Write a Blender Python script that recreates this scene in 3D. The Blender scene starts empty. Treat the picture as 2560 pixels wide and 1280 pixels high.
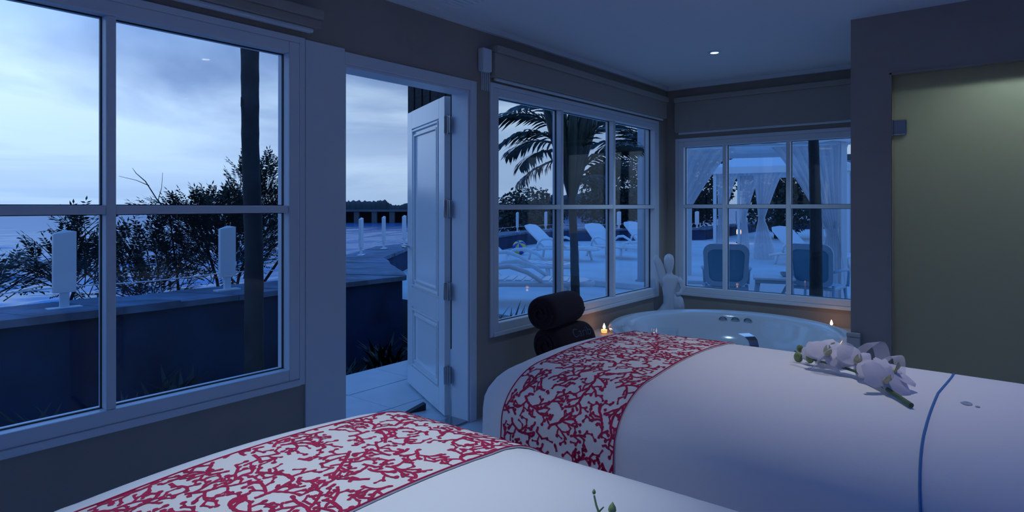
import bpy, bmesh, math, random
from mathutils import Vector, Matrix, Euler
R = math.radians
random.seed(7)
SC = bpy.context.scene
COL = SC.collection

# ------------------------------------------------------------------ camera
CAMZ = 1.36
cam_d = bpy.data.cameras.new('camera')
cam_d.sensor_width = 36.0
cam_d.lens = 36.0 * 1578.0 / 2560.0
cam_d.shift_y = -125.0 / 2560.0
cam_d.clip_end = 3000
cam_d.clip_start = 0.02
cam = bpy.data.objects.new('camera', cam_d)
cam.location = (0, 0, CAMZ)
cam.rotation_euler = (R(90), 0, R(38.8))
COL.objects.link(cam)
SC.camera = cam

# ------------------------------------------------------------------ exposure
SC.view_settings.view_transform = 'Standard'
SC.view_settings.look = 'None'
SC.view_settings.gamma = 1.0
SC.view_settings.exposure = 0.0
SC.view_settings.use_curve_mapping = False

# ------------------------------------------------------------------ dusk sky
def build_world():
    w = bpy.data.worlds.new('dusk_sky')
    SC.world = w
    w.use_nodes = True
    nt = w.node_tree
    nt.nodes.clear()
    N = nt.nodes.new
    L = nt.links.new
    out = N('ShaderNodeOutputWorld')
    bg = N('ShaderNodeBackground')
    L(bg.outputs[0], out.inputs[0])
    tc = N('ShaderNodeTexCoord')
    sep = N('ShaderNodeSeparateXYZ')
    L(tc.outputs['Generated'], sep.inputs[0])

    def math_(op, a, b=None, clamp=False):
        n = N('ShaderNodeMath')
        n.operation = op
        n.use_clamp = clamp
        for i, v in enumerate((a, b)):
            if v is None:
                continue
            if isinstance(v, (int, float)):
                n.inputs[i].default_value = v
            else:
                L(v, n.inputs[i])
        return n.outputs[0]
    z = math_('MAXIMUM', sep.outputs[2], 0.0)
    # cloud deck seen in perspective: direction projected on a flat layer
    den = math_('ADD', z, 0.10)
    px = math_('DIVIDE', sep.outputs[0], den)
    py = math_('DIVIDE', sep.outputs[1], den)
    cmb = N('ShaderNodeCombineXYZ')
    L(px, cmb.inputs[0]); L(py, cmb.inputs[1])
    n1 = N('ShaderNodeTexNoise')
    n1.inputs['Scale'].default_value = 0.42
    n1.inputs['Detail'].default_value = 6
    n1.inputs['Roughness'].default_value = 0.5
    n1.inputs['Distortion'].default_value = 0.6
    mp = N('ShaderNodeMapping')
    mp.inputs['Location'].default_value = SKY_OFFSET
    L(cmb.outputs[0], mp.inputs[0])
    L(mp.outputs[0], n1.inputs['Vector'])
    cr = N('ShaderNodeValToRGB')
    cr.color_ramp.elements[0].position = 0.40
    cr.color_ramp.elements[1].position = 0.58
    L(n1.outputs['Fac'], cr.inputs[0])
    # the cloud bank thickens above a brighter strip along the horizon
    mr = N('ShaderNodeMapRange')
    mr.interpolation_type = 'SMOOTHSTEP'
    mr.inputs['From Min'].default_value = .04
    mr.inputs['From Max'].default_value = .16
    mr.inputs['To Min'].default_value = .45
    mr.inputs['To Max'].default_value = 1.0
    L(z, mr.inputs['Value'])
    cloud = math_('MULTIPLY', cr.outputs[0], mr.outputs[0])

    def ramp(stops):
        r = N('ShaderNodeValToRGB')
        e = r.color_ramp.elements
        while len(e) < len(stops):
            e.new(0.5)
        for i, (p, c) in enumerate(stops):
            e[i].position = p
            e[i].color = (*c, 1)
        L(z, r.inputs[0])
        return r.outputs[0]
    clear = ramp(SKY_CLEAR)
    dark = ramp(SKY_CLOUD)
    mix = N('ShaderNodeMixRGB')
    L(cloud, mix.inputs[0]); L(clear, mix.inputs[1]); L(dark, mix.inputs[2])
    # afterglow lobe over the sea
    dot = N('ShaderNodeVectorMath')
    dot.operation = 'DOT_PRODUCT'
    L(tc.outputs['Generated'], dot.inputs[0])
    g = Vector(GLOW_DIR).normalized()
    dot.inputs[1].default_value = g
    lobe = math_('POWER', math_('MAXIMUM', dot.outputs['Value'], 0.0), 7.0)
    lobe = math_('MULTIPLY', lobe, GLOW)
    fac = math_('ADD', lobe, 1.0)
    mul = N('ShaderNodeMixRGB')
    mul.blend_type = 'MULTIPLY'
    mul.inputs[0].default_value = 1.0
    L(mix.outputs[0], mul.inputs[1])
    cf = N('ShaderNodeCombineXYZ')
    for i in range(3):
        L(fac, cf.inputs[i])
    L(cf.outputs[0], mul.inputs[2])
    L(mul.outputs[0], bg.inputs['Color'])
    bg.inputs['Strength'].default_value = SKY_STRENGTH
SKY_OFFSET = (7.3, 2.2, 0)
SKY_CLEAR = [(0.0, (.31, .45, .66)), (.07, (.40, .55, .76)), (.17, (.46, .62, .82)), (.32, (.26, .48, .92)), (.6, (.09, .36, 1.04)), (1.0, (.07, .32, 1.0))]
SKY_CLOUD = [(0.0, (.22, .34, .56)), (.10, (.20, .31, .54)), (.2, (.15, .245, .46)), (.34, (.13, .27, .60)), (.6, (.07, .28, .88)), (1.0, (.06, .27, .88))]
GLOW_DIR = (-1.0, .10, .13)
GLOW = 0.72
SKY_STRENGTH = 1.0
build_world()

# ------------------------------------------------------------------ helpers
def mat(name, col, rough=.6, metal=0.0, var=0.0, scale=8.0, bump=0.0, bscale=60.0, spec=.5, emit=None, estr=0.0,
        sheen=0.0, trans=0.0, coat=0.0, col2=None):
    m = bpy.data.materials.new(name)
    m.use_nodes = True
    nt = m.node_tree
    b = nt.nodes['Principled BSDF']
    b.inputs['Base Color'].default_value = (*col, 1)
    b.inputs['Roughness'].default_value = rough
    b.inputs['Metallic'].default_value = metal
    b.inputs['Specular IOR Level'].default_value = spec
    b.inputs['Transmission Weight'].default_value = trans
    b.inputs['Coat Weight'].default_value = coat
    b.inputs['Sheen Weight'].default_value = sheen
    if emit:
        b.inputs['Emission Color'].default_value = (*emit, 1)
        b.inputs['Emission Strength'].default_value = estr
    tc = nt.nodes.new('ShaderNodeTexCoord')
    if var > 0 or col2:
        n = nt.nodes.new('ShaderNodeTexNoise')
        n.inputs['Scale'].default_value = scale
        n.inputs['Detail'].default_value = 5
        nt.links.new(tc.outputs['Object'], n.inputs['Vector'])
        r = nt.nodes.new('ShaderNodeValToRGB')
        r.color_ramp.elements[0].position = .35
        r.color_ramp.elements[1].position = .65
        c2 = col2 or tuple(c * (1 - var) for c in col)
        r.color_ramp.elements[0].color = (*c2, 1)
        r.color_ramp.elements[1].color = (*col, 1)
        nt.links.new(n.outputs['Fac'], r.inputs[0])
        nt.links.new(r.outputs[0], b.inputs['Base Color'])
    if bump > 0:
        n = nt.nodes.new('ShaderNodeTexNoise')
        n.inputs['Scale'].default_value = bscale
        n.inputs['Detail'].default_value = 6
        nt.links.new(tc.outputs['Object'], n.inputs['Vector'])
        bp = nt.nodes.new('ShaderNodeBump')
        bp.inputs['Strength'].default_value = bump
        bp.inputs['Distance'].default_value = .02
        nt.links.new(n.outputs['Fac'], bp.inputs['Height'])
        nt.links.new(bp.outputs[0], b.inputs['Normal'])
    return m

def glass_mat(name, tint=(.96, .98, 1.0)):
    """thin clear pane: mostly transparent, fresnel reflection"""
    m = bpy.data.materials.new(name)
    m.use_nodes = True
    nt = m.node_tree
    nt.nodes.clear()
    o = nt.nodes.new('ShaderNodeOutputMaterial')
    mx = nt.nodes.new('ShaderNodeMixShader')
    tr = nt.nodes.new('ShaderNodeBsdfTransparent')
    tr.inputs[0].default_value = (*tint, 1)
    gl = nt.nodes.new('ShaderNodeBsdfGlossy')
    gl.inputs['Roughness'].default_value = .02
    lw = nt.nodes.new('ShaderNodeLayerWeight')
    lw.inputs['Blend'].default_value = .5
    pw = nt.nodes.new('ShaderNodeMath'); pw.operation = 'POWER'; pw.inputs[1].default_value = 5.0
    ml = nt.nodes.new('ShaderNodeMath'); ml.operation = 'MULTIPLY_ADD'; ml.inputs[1].default_value = .5; ml.inputs[2].default_value = .025
    nt.links.new(lw.outputs['Facing'], pw.inputs[0])
    nt.links.new(pw.outputs[0], ml.inputs[0])
    nt.links.new(ml.outputs[0], mx.inputs[0])
    nt.links.new(tr.outputs[0], mx.inputs[1])
    nt.links.new(gl.outputs[0], mx.inputs[2])
    nt.links.new(mx.outputs[0], o.inputs[0])
    return m

def sheer_mat(name, col, alpha=.35, tl=.5):
    """thin cloth or frosted sheet: diffuse + translucent with a share of see-through"""
    m = bpy.data.materials.new(name)
    m.use_nodes = True
    nt = m.node_tree
    nt.nodes.clear()
    o = nt.nodes.new('ShaderNodeOutputMaterial')
    d = nt.nodes.new('ShaderNodeBsdfDiffuse')
    t = nt.nodes.new('ShaderNodeBsdfTranslucent')
    p = nt.nodes.new('ShaderNodeBsdfTransparent')
    m1 = nt.nodes.new('ShaderNodeMixShader')
    m2 = nt.nodes.new('ShaderNodeMixShader')
    d.inputs[0].default_value = (*col, 1)
    t.inputs[0].default_value = (*col, 1)
    m1.inputs[0].default_value = tl
    m2.inputs[0].default_value = alpha
    nt.links.new(d.outputs[0], m1.inputs[1])
    nt.links.new(t.outputs[0], m1.inputs[2])
    nt.links.new(m1.outputs[0], m2.inputs[1])
    nt.links.new(p.outputs[0], m2.inputs[2])
    nt.links.new(m2.outputs[0], o.inputs[0])
    return m

class MB:
    """collects shapes into one mesh"""
    def __init__(self):
        self.v = []
        self.f = []
        self.m = Matrix.Identity(4)

    def at(self, loc=(0, 0, 0), rot=(0, 0, 0)):
        self.m = Matrix.Translation(loc) @ Euler(rot).to_matrix().to_4x4()
        return self

    def add(self, vs, fs):
        o = len(self.v)
        self.v += [tuple(self.m @ Vector(p)) for p in vs]
        self.f += [tuple(i + o for i in f) for f in fs]
        return self

    def box(self, x0, x1, y0, y1, z0, z1, bev=0.0):
        x0, x1 = min(x0, x1), max(x0, x1)
        y0, y1 = min(y0, y1), max(y0, y1)
        z0, z1 = min(z0, z1), max(z0, z1)
        if bev <= 0:
            vs = [(x, y, z) for z in (z0, z1) for y in (y0, y1) for x in (x0, x1)]
            return self.add(vs, [(0, 2, 3, 1), (4, 5, 7, 6), (0, 1, 5, 4), (2, 6, 7, 3), (0, 4, 6, 2), (1, 3, 7, 5)])
        b = min(bev, (x1 - x0) / 2.01, (y1 - y0) / 2.01, (z1 - z0) / 2.01)
        bm = bmesh.new()
        bmesh.ops.create_cube(bm, size=1.0)
        bmesh.ops.scale(bm, vec=(x1 - x0, y1 - y0, z1 - z0), verts=bm.verts)
        bmesh.ops.translate(bm, vec=((x0 + x1) / 2, (y0 + y1) / 2, (z0 + z1) / 2), verts=bm.verts)
        bmesh.ops.bevel(bm, geom=bm.edges[:], offset=b, segments=2, affect='EDGES', profile=.6)
        bm.verts.index_update()
        self.add([tuple(v.co) for v in bm.verts], [tuple(v.index for v in f.verts) for f in bm.faces])
        bm.free()
        return self

    def tube(self, pts, rad, n=8, flat=1.0, up=(0, 0, 1), cap=True):
        pts = [Vector(p) for p in pts]
        k = len(pts)
        if not isinstance(rad, (list, tuple)):
            rad = [rad] * k
        vs, fs = [], []
        prev = None
        for i, p in enumerate(pts):
            t = (pts[min(i + 1, k - 1)] - pts[max(i - 1, 0)])
            if t.length < 1e-9:
                t = Vector((0, 0, 1))
            t.normalize()
            if prev is None:
                a = Vector(up)
                if abs(a.dot(t)) > .95:
                    a = Vector((1, 0, 0))
                s = t.cross(a).normalized()
            else:
                s = (prev - t * prev.dot(t))
                s = s.normalized() if s.length > 1e-6 else prev
            prev = s
            u = s.cross(t).normalized()
            for j in range(n):
                an = 2 * math.pi * j / n
                vs.append(tuple(p + s * math.cos(an) * rad[i] + u * math.sin(an) * rad[i] * flat))
        for i in range(k - 1):
            for j in range(n):
                a, b = i * n + j, i * n + (j + 1) % n
                fs.append((a, b, b + n, a + n))
        if cap:
            fs.append(tuple(reversed(range(n))))
            fs.append(tuple(range((k - 1) * n, k * n)))
        return self.add(vs, fs)

    def lathe(self, prof, n=32, a0=0.0, a1=2 * math.pi):
        full = abs(a1 - a0 - 2 * math.pi) < 1e-6
        m = n if full else n + 1
        vs, fs = [], []
        for (r, z) in prof:
            for j in range(m):
                a = a0 + (a1 - a0) * j / n
                vs.append((r * math.cos(a), r * math.sin(a), z))
        for i in range(len(prof) - 1):
            for j in range(n):
                a, b = i * m + j, i * m + (j + 1) % m
                fs.append((a, b, b + m, a + m))
        return self.add(vs, fs)

    def grid(self, fn, nu, nv):
        vs = [fn(i / nu, j / nv) for i in range(nu + 1) for j in range(nv + 1)]
        fs = []
        for i in range(nu):
            for j in range(nv):
                a = i * (nv + 1) + j
                fs.append((a, a + nv + 1, a + nv + 2, a + 1))
        return self.add(vs, fs)

    def prism(self, poly, z0, z1):
        n = len(poly)
        vs = [(x, y, z0) for x, y in poly] + [(x, y, z1) for x, y in poly]
        fs = [tuple(reversed(range(n))), tuple(range(n, 2 * n))]
        fs += [(i, (i + 1) % n, (i + 1) % n + n, i + n) for i in range(n)]
        return self.add(vs, fs)

    def ball(self, c, r, n=10):
        rx, ry, rz = r if isinstance(r, (tuple, list)) else (r, r, r)
        vs, fs = [(c[0], c[1], c[2] - rz)], []
        for i in range(1, n):
            t = math.pi * i / n
            for j in range(n):
                a = 2 * math.pi * j / n
                vs.append((c[0] + rx * math.sin(t) * math.cos(a), c[1] + ry * math.sin(t) * math.sin(a), c[2] - rz * math.cos(t)))
        vs.append((c[0], c[1], c[2] + rz))
        for j in range(n):
            fs.append((0, 1 + (j + 1) % n, 1 + j))
            for i in range(n - 2):
                a, b = 1 + i * n + j, 1 + i * n + (j + 1) % n
                fs.append((a, b, b + n, a + n))
            l = 1 + (n - 2) * n
            fs.append((l + j, l + (j + 1) % n, len(vs) - 1))
        return self.add(vs, fs)

    def build(self, name, m, parent=None, smooth=False, loc=None, fix=True):
        me = bpy.data.meshes.new(name)
        me.from_pydata(self.v, [], self.f)
        if fix:
            bm = bmesh.new()
            bm.from_mesh(me)
            bmesh.ops.recalc_face_normals(bm, faces=bm.faces[:])
            bm.to_mesh(me)
            bm.free()
        if smooth:
            me.polygons.foreach_set('use_smooth', [True] * len(me.polygons))
            if smooth != 'full':
                try:
                    me.set_sharp_from_angle(angle=R(smooth if not isinstance(smooth, bool) else 40))
                except Exception:
                    pass
        me.update()
        me.materials.append(m)
        o = bpy.data.objects.new(name, me)
        COL.objects.link(o)
        if parent:
            o.parent = parent
        if loc:
            o.location = loc
        return o

def tag(o, label, cat, group=None, kind=None):
    o['label'] = label
    o['category'] = cat
    if group:
        o['group'] = group
    if kind:
        o['kind'] = kind
    return o

def thing(name, label, cat, loc=(0, 0, 0), rz=0.0, group=None):
    o = bpy.data.objects.new(name, None)
    o.empty_display_size = .1
    COL.objects.link(o)
    o.location = loc
    o.rotation_euler = (0, 0, rz)
    return tag(o, label, cat, group)

def struct(o):
    o['kind'] = 'structure'
    return o

def dup(root, loc, rz=None, label=None, scale=None):
    def cp(o, par):
        c = o.copy()
        COL.objects.link(c)
        c.parent = par
        for ch in list(o.children):
            cp(ch, c)
        return c
    r = cp(root, None)
    r.location = loc
    if rz is not None:
        r.rotation_euler = (0, 0, rz)
    if scale:
        r.scale = (scale,) * 3
    if label:
        r['label'] = label
    return r

# ------------------------------------------------------------------ materials
M = {}
M['wall'] = mat('beige_wall_paint', (.42, .355, .30), .85, var=.06, scale=3, bump=.05, bscale=120)
M['ceil'] = mat('ceiling_paint', (.80, .82, .85), .9, bump=.03, bscale=90)
M['white'] = mat('white_gloss_paint', (.80, .82, .86), .35, bump=.02, bscale=50)
M['door'] = mat('white_door_lacquer', (.80, .82, .84), .16, bump=.01, bscale=30)
M['floor'] = mat('pale_floor_tile', (.70, .72, .75), .3, var=.08, scale=4)
M['tile'] = mat('terrace_tile', (.62, .64, .67), .35, var=.1, scale=5, bump=.05, bscale=30)
M['glass'] = glass_mat('window_glass')
M['steel'] = mat('brushed_steel', (.42, .44, .47), .35, metal=1.0, bump=.03, bscale=200)
M['chrome'] = mat('chrome', (.8, .82, .85), .08, metal=1.0)
M['sheet'] = mat('white_bed_linen', (.80, .80, .83), .8, sheen=.2, bump=.06, bscale=25)
M['runner'] = mat('runner_cotton', (.80, .76, .74), .85, sheen=.2, bump=.08, bscale=300)
M['coral'] = mat('crimson_print', (.48, .007, .075), .85, var=.25, scale=30)
M['piping'] = mat('blue_piping', (.06, .20, .46), .6)
M['tub'] = mat('white_acrylic', (.80, .82, .85), .12, coat=.3)
M['black'] = mat('black_rubber', (.012, .012, .015), .6)
M['towel'] = mat('dark_towel', (.030, .008, .012), .95, sheen=.05, bump=.3, bscale=220)
M['towelprint'] = mat('towel_lettering', (.085, .09, .14), .8)
M['resin'] = mat('white_resin', (.76, .78, .80), .35, bump=.02, bscale=20)
M['mesh_blue'] = mat('blue_mesh_fabric', (.10, .30, .42), .7, bump=.15, bscale=250)
M['deck'] = mat('pale_pool_deck', (.72, .73, .74), .6, var=.12, scale=.9, bump=.1, bscale=14)
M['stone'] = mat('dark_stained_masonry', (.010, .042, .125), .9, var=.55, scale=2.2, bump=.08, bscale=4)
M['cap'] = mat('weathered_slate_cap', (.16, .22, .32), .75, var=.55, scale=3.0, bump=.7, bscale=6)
M['soil'] = mat('dark_soil', (.006, .007, .008), .95, var=.4, scale=4, bump=.6, bscale=12)
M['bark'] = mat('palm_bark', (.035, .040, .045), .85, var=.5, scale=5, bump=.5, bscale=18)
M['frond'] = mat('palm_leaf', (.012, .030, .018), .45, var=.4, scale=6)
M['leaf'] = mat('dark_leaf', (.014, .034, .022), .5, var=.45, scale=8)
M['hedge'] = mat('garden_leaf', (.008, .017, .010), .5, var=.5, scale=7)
M['twig'] = mat('bush_twig', (.03, .026, .022), .85, var=.3, scale=20)
M['curtain'] = sheer_mat('white_voile', (.80, .81, .84), .12, .45)
M['canopy'] = sheer_mat('white_canvas', (.86, .87, .88), .0, .12)
M['hill'] = mat('distant_woodland', (.020, .030, .034), .9, var=.5, scale=.05, bump=.5, bscale=.4)
M['pier'] = mat('grey_pier_concrete', (.10, .12, .14), .85, var=.3, scale=.2)
M['pale'] = mat('pale_render', (.5, .52, .55), .8, var=.1, scale=.8)
M['darkglass'] = mat('dark_window_glass', (.02, .03, .04), .1)
M['timber'] = mat('dark_timber', (.018, .018, .022), .7, var=.4, scale=9, bump=.4, bscale=30)
M['cream'] = mat('cream_plastic', (.60, .55, .47), .5)
M['valance'] = mat('cream_blind_fabric', (.44, .39, .33), .8, bump=.08, bscale=160)
M['stem'] = mat('orchid_stem', (.07, .13, .05), .5, var=.3, scale=40)
M['bud'] = mat('orchid_bud', (.22, .30, .12), .5, var=.3, scale=60)
M['petal'] = sheer_mat('orchid_petal', (.78, .76, .84), .06, .35)
M['lip'] = mat('orchid_lip', (.62, .60, .36), .5, var=.3, scale=60)
M['ribbon'] = sheer_mat('organza_ribbon', (.72, .72, .84), .55, .4)
M['wax'] = mat('candle_wax', (.85, .70, .50), .5, emit=(1.0, .42, .16), estr=1.6)
M['flame'] = mat('candle_flame', (1, .7, .4), .5, emit=(1.0, .58, .26), estr=14.0)
M['lens'] = mat('lit_lamp_lens', (1, .95, .85), .4, emit=(1.0, .86, .66), estr=9.0)
M['lantern'] = mat('lit_lantern_glass', (1, .9, .7), .4, emit=(1.0, .62, .30), estr=10.0)
M['statue'] = mat('frosted_white_ceramic', (.66, .69, .76), .3, coat=.2)

# ================================================================== THE ROOM
DOOR_ANG = 26.0
DL_TUB = (24.0, 110, .6, (.42, .70, 1.0))
DL_BED1 = (64.0, 54, 1.0, (.76, .89, 1.0))
DL_BED2 = (36.0, 78, 1.0, (.93, .93, 1.0))
DL_BATH = (50.0, 150, .6, (1.0, .99, .92))
DL_BLUE_FILL = (40.0, 150, .8, (.04, .20, 1.0))  # setting for the added blue fill lamps
XA = -2.70      # inner face of the window wall
YB = 5.79       # inner face of the far wall
YC = 4.39       # face of the wall with the glass door
XC = -0.82      # its free edge
ZC = 2.52       # ceiling
TH = .13

M['lens_blue'] = mat('lit_blue_lamp_lens', (.6, .8, 1), .4, emit=(.25, .5, 1.0), estr=6.0)
M['frost'] = sheer_mat('frosted_green_glass', (.46, .53, .48), .0, .72)

struct(MB().box(-2.70, 2.6, -2.4, 5.79, -.10, 0).build('floor', M['floor']))
struct(MB().box(-3.05, 2.82, -2.62, 6.01, ZC, ZC + .14).build('ceiling', M['ceil']))

# window wall with three openings (window, door, window)
W1 = (-2.15, 1.72, .53, 2.14)
DR = (1.98, 2.93, 0.0, 2.09)
W2 = (3.15, 5.56, .53, 2.14)
mb = MB()
xo = XA - TH
mb.box(xo, XA, -2.62, W1[0], -.1, ZC)
mb.box(xo, XA, W1[0], W1[1], -.1, W1[2])
mb.box(xo, XA, W1[0], W1[1], W1[3], ZC)
mb.box(xo, XA, W1[1], DR[0], -.1, ZC)
mb.box(xo, XA, DR[0], DR[1], DR[3], ZC)
mb.box(xo, XA, DR[1], W2[0], -.1, ZC)
mb.box(xo, XA, W2[0], W2[1], -.1, W2[2])
mb.box(xo, XA, W2[0], W2[1], W2[3], ZC)
mb.box(xo, XA, W2[1], YB + TH, -.1, ZC)
struct(mb.build('wall_left', M['wall']))
# far wall with the small window
W3 = (-2.58, -.95, .53, 1.98)
mb = MB()
mb.box(XA, W3[0], YB, YB + TH, -.1, ZC)
mb.box(W3[0], W3[1], YB, YB + TH, -.1, W3[2])
mb.box(W3[0], W3[1], YB, YB + TH, W3[3], ZC)
mb.box(W3[1], XC + .12, YB, YB + TH, -.1, ZC)
struct(mb.build('wall_back', M['wall']))
# partition with the frosted door, its return and the little bathroom behind
GD = (-.61, .20, 0.0, 2.16)
mb = MB()
mb.box(XC, GD[0], YC, YC + .13, 0, ZC)
mb.box(GD[0], GD[1], YC, YC + .13, GD[3], ZC)
mb.box(GD[1], 2.6, YC, YC + .13, 0, ZC)
mb.box(XC, XC + .12, YC + .13, YB, 0, ZC)
struct(mb.build('wall_right', M['wall']))
mb = MB()
mb.box(XC + .12, 2.6, YB, YB + .1, 0, ZC)
mb.box(1.3, 1.4, YC + .13, YB, 0, ZC)
struct(mb.build('wall_bathroom', M['wall']))
mb = MB()
mb.box(2.6, 2.82, -2.62, YB + TH, -.1, ZC)
struct(mb.build('wall_far_right', M['wall']))
mb = MB()
mb.box(XA, 2.6, -2.62, -2.4, -.1, ZC)
struct(mb.build('wall_front', M['wall']))

def window(n, plane, a0, a1, z0, z1, verts_, hz, fr=.055, label=None):
    """plane 'x': window in the left wall, runs along y; 'y': in the far wall, runs along x"""
    root = bpy.data.objects.new('window_%d' % n, None)
    COL.objects.link(root)
    struct(root)
    def B(mb, p0, p1, a, b, c, d, bev=0):
        # p measured into the room from the wall face
        if plane == 'x':
            return mb.box(XA + p0, XA + p1, a, b, c, d, bev)
        return mb.box(a, b, YB - p1, YB - p0, c, d, bev)
    dI = .012
    for nm, (a, b, c, d) in (('frame_stile', (a0, a0 + fr, z0, z1)), ('frame_stile', (a1 - fr, a1, z0, z1)),
                             ('frame_rail', (a0 + fr, a1 - fr, z0, z0 + fr)), ('frame_rail', (a0 + fr, a1 - fr, z1 - fr, z1))):
        B(MB(), -.09, dI, a, b, c, d, .006).build(nm, M['white'], root)
    # casing on the wall face
    cw = .030
    B(MB(), 0, .012, a0 - cw, a0, z0 - cw, z1 + cw, .003).build('casing', M['white'], root)
    B(MB(), 0, .012, a1, a1 + cw, z0 - cw, z1 + cw, .003).build('casing', M['white'], root)
    B(MB(), 0, .012, a0, a1, z1, z1 + cw, .003).build('casing', M['white'], root)
    B(MB(), 0, .022, a0, a1, z0 - cw, z0, .005).build('sill', M['white'], root)
    xs = [a0 + fr] + list(verts_) + [a1 - fr]
    mw = .0175
    for v in verts_:
        B(MB(), -.075, .006, v - mw, v + mw, z0 + fr, z1 - fr, .005).build('muntin', M['white'], root)
    zs = [z0 + fr, hz, z1 - fr]
    for i in range(len(xs) - 1):
        l = xs[i] + (mw if i > 0 else 0)
        r_ = xs[i + 1] - (mw if i < len(xs) - 2 else 0)
        B(MB(), -.07, .004, l, r_, hz - .017, hz + .017, .005).build('muntin', M['white'], root)
        for j in range(2):
            lo = zs[j] + (.017 if j == 1 else 0)
            hi = zs[j + 1] - (.017 if j == 0 else 0)
            p = B(MB(), -.048, -.042, l, r_, lo, hi).build('pane', M['glass'], root)
            # thin dark glazing gasket
            g = MB()
            t = .0035
            for (a, b, c, d) in ((l, l + t, lo, hi), (r_ - t, r_, lo, hi), (l + t, r_ - t, lo, lo + t), (l + t, r_ - t, hi - t, hi)):
                B(g, -.051, -.039, a, b, c, d)
            g.build('gasket', M['black'], p)
    return root
window(1, 'x', *W1, (-1.339, -.587, .165, .917), 1.345)
window(2, 'x', *W2, (3.96, 4.75), 1.352)
window(3, 'y', *W3, (-2.13, -1.57), 1.356)

# door casings: the wide pier on the window side, the jamb on the hinge side
d1 = bpy.data.objects.new('door_1', None); COL.objects.link(d1); struct(d1)
MB().box(XA, XA + .013, 1.752, 1.98, 0, 2.165, .003).build('casing', M['white'], d1)
MB().box(XA, XA + .013, 2.93, 2.985, 0, 2.15, .003).build('casing', M['white'], d1)
MB().box(XA, XA + .013, 1.98, 2.93, 2.09, 2.15, .003).build('casing', M['white'], d1)
MB().box(XA - TH - .01, XA, 1.98, 1.995, 0, 2.09).build('jamb', M['white'], d1)
MB().box(XA - TH - .01, XA, 2.915, 2.93, 0, 2.09).build('jamb', M['white'], d1)
MB().box(XA - TH - .01, XA, 1.995, 2.915, 2.075, 2.09).build('jamb', M['white'], d1)
MB().box(XA - TH - .01, XA, 1.995, 2.915, -.005, .012, .004).build('threshold', M['steel'], d1)

# open leaf, hinged on the outer right edge of the opening
leaf = bpy.data.objects.new('leaf', None)
COL.objects.link(leaf); leaf.parent = d1
leaf.location = (XA - TH - .03, 2.925, .012)
leaf.rotation_euler = (0, 0, R(180 - DOOR_ANG))
LW, LH, LT = .86, 2.055, .042
def leafpart(mb, nm, m, **k):
    return mb.build(nm, m, leaf, **k)
st = .115
# local: x along the leaf from the hinge, y thickness (visible face at -y/+y), panels recessed
P1 = (.74, LH - .13)
P2 = (.15, .60)
mb = MB()
mb.box(0, st, 0, LT, 0, LH, .003)
mb.box(LW - st, LW, 0, LT, 0, LH, .003)
mb.box(st, LW - st, 0, LT, 0, P2[0])
mb.box(st, LW - st, 0, LT, P2[1], P1[0])
mb.box(st, LW - st, 0, LT, P1[1], LH)
leafpart(mb, 'leaf_frame', M['door'])
for (z0, z1) in (P1, P2):
    leafpart(MB().box(st, LW - st, .012, LT - .012, z0, z1), 'door_panel', M['door'])
    for s, ya, yb in ((0, -.004, .012), (1, LT - .012, LT + .004)):
        for inset, hgt in ((.012, 1.0), (.05, .55)):
            mo = MB()
            w = .014
            a, b, c, d = st + inset, LW - st - inset, z0 + inset, z1 - inset
            yy0, yy1 = (ya * hgt, .013) if s == 0 else (LT - .013, LT + (yb - LT) * hgt)
            mo.box(a, a + w, yy0, yy1, c, d, .003)
            mo.box(b - w, b, yy0, yy1, c, d, .003)
            mo.box(a + w, b - w, yy0, yy1, c, c + w, .003)
            mo.box(a + w, b - w, yy0, yy1, d - w, d, .003)
            leafpart(mo, 'panel_moulding', M['door'])
for zc in (1.87, 1.33, .80, .26):
    h = MB()
    h.box(-.012, .0, -.006, LT + .006, zc - .055, zc + .055, .003)
    h.at((-.012, LT / 2, 0)).tube([(0, 0, zc - .06), (0, 0, zc + .06)], .009, 10)
    h.at().box(-.05, -.013, LT / 2 - .004, LT / 2 + .004, zc - .055, zc + .055, .002)
    leafpart(h, 'hinge', M['steel'], smooth=True)
k = MB().box(LW - .055, LW - .02, -.012, 0, .98, 1.10, .003)
leafpart(k, 'latch_plate', M['steel'])
k = MB()
for s in (-1, 1):
    y = -.012 if s < 0 else LT
    k.tube([(LW - .045, y, 1.04), (LW - .045, y + s * .05, 1.04)], .008, 10)
    k.tube([(LW - .045, y + s * .05, 1.04), (LW - .15, y + s * .05, 1.04)], .008, 10)
leafpart(k, 'lever_handle', M['steel'], smooth=True)

# frosted glass door
d2 = bpy.data.objects.new('door_2', None); COL.objects.link(d2); struct(d2)
MB().box(GD[0] + .012, GD[1] - .01, YC + .03, YC + .04, .01, GD[3] - .012).build('frosted_pane', M['frost'], d2)
for zc in (1.83, .30):
    h = MB()
    h.box(GD[0] + .016, GD[0] + .085, YC + .012, YC + .058, zc - .045, zc + .045, .006)
    h.box(GD[0] + .0, GD[0] + .02, YC + .005, YC + .065, zc - .048, zc + .048, .003)
    h.build('hinge', M['steel'], d2)
h = MB().at((.065, YC + .03, 1.13), (R(90), 0, 0))
h.lathe([(0, .05), (.018, .05), (.02, .046), (.02, .03), (.012, .02), (.012, 0), (0, 0)], 20)
h.build('knob', M['steel'], d2, smooth=True)
t = MB()
t.box(GD[0] - .0, GD[0] + .010, YC - .004, YC + .13, 0, GD[3])
t.box(GD[0], GD[1], YC - .004, YC + .13, GD[3] - .010, GD[3])
t.build('jamb', M['wall'], d2)

# thin cornice lines
struct(MB().box(XA, XA + .03, -2.4, YB, ZC - .035, ZC).build('trim_1', M['ceil']))
struct(MB().box(XA + .03, XC, YB - .03, YB, ZC - .035, ZC).build('trim_2', M['ceil']))

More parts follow.
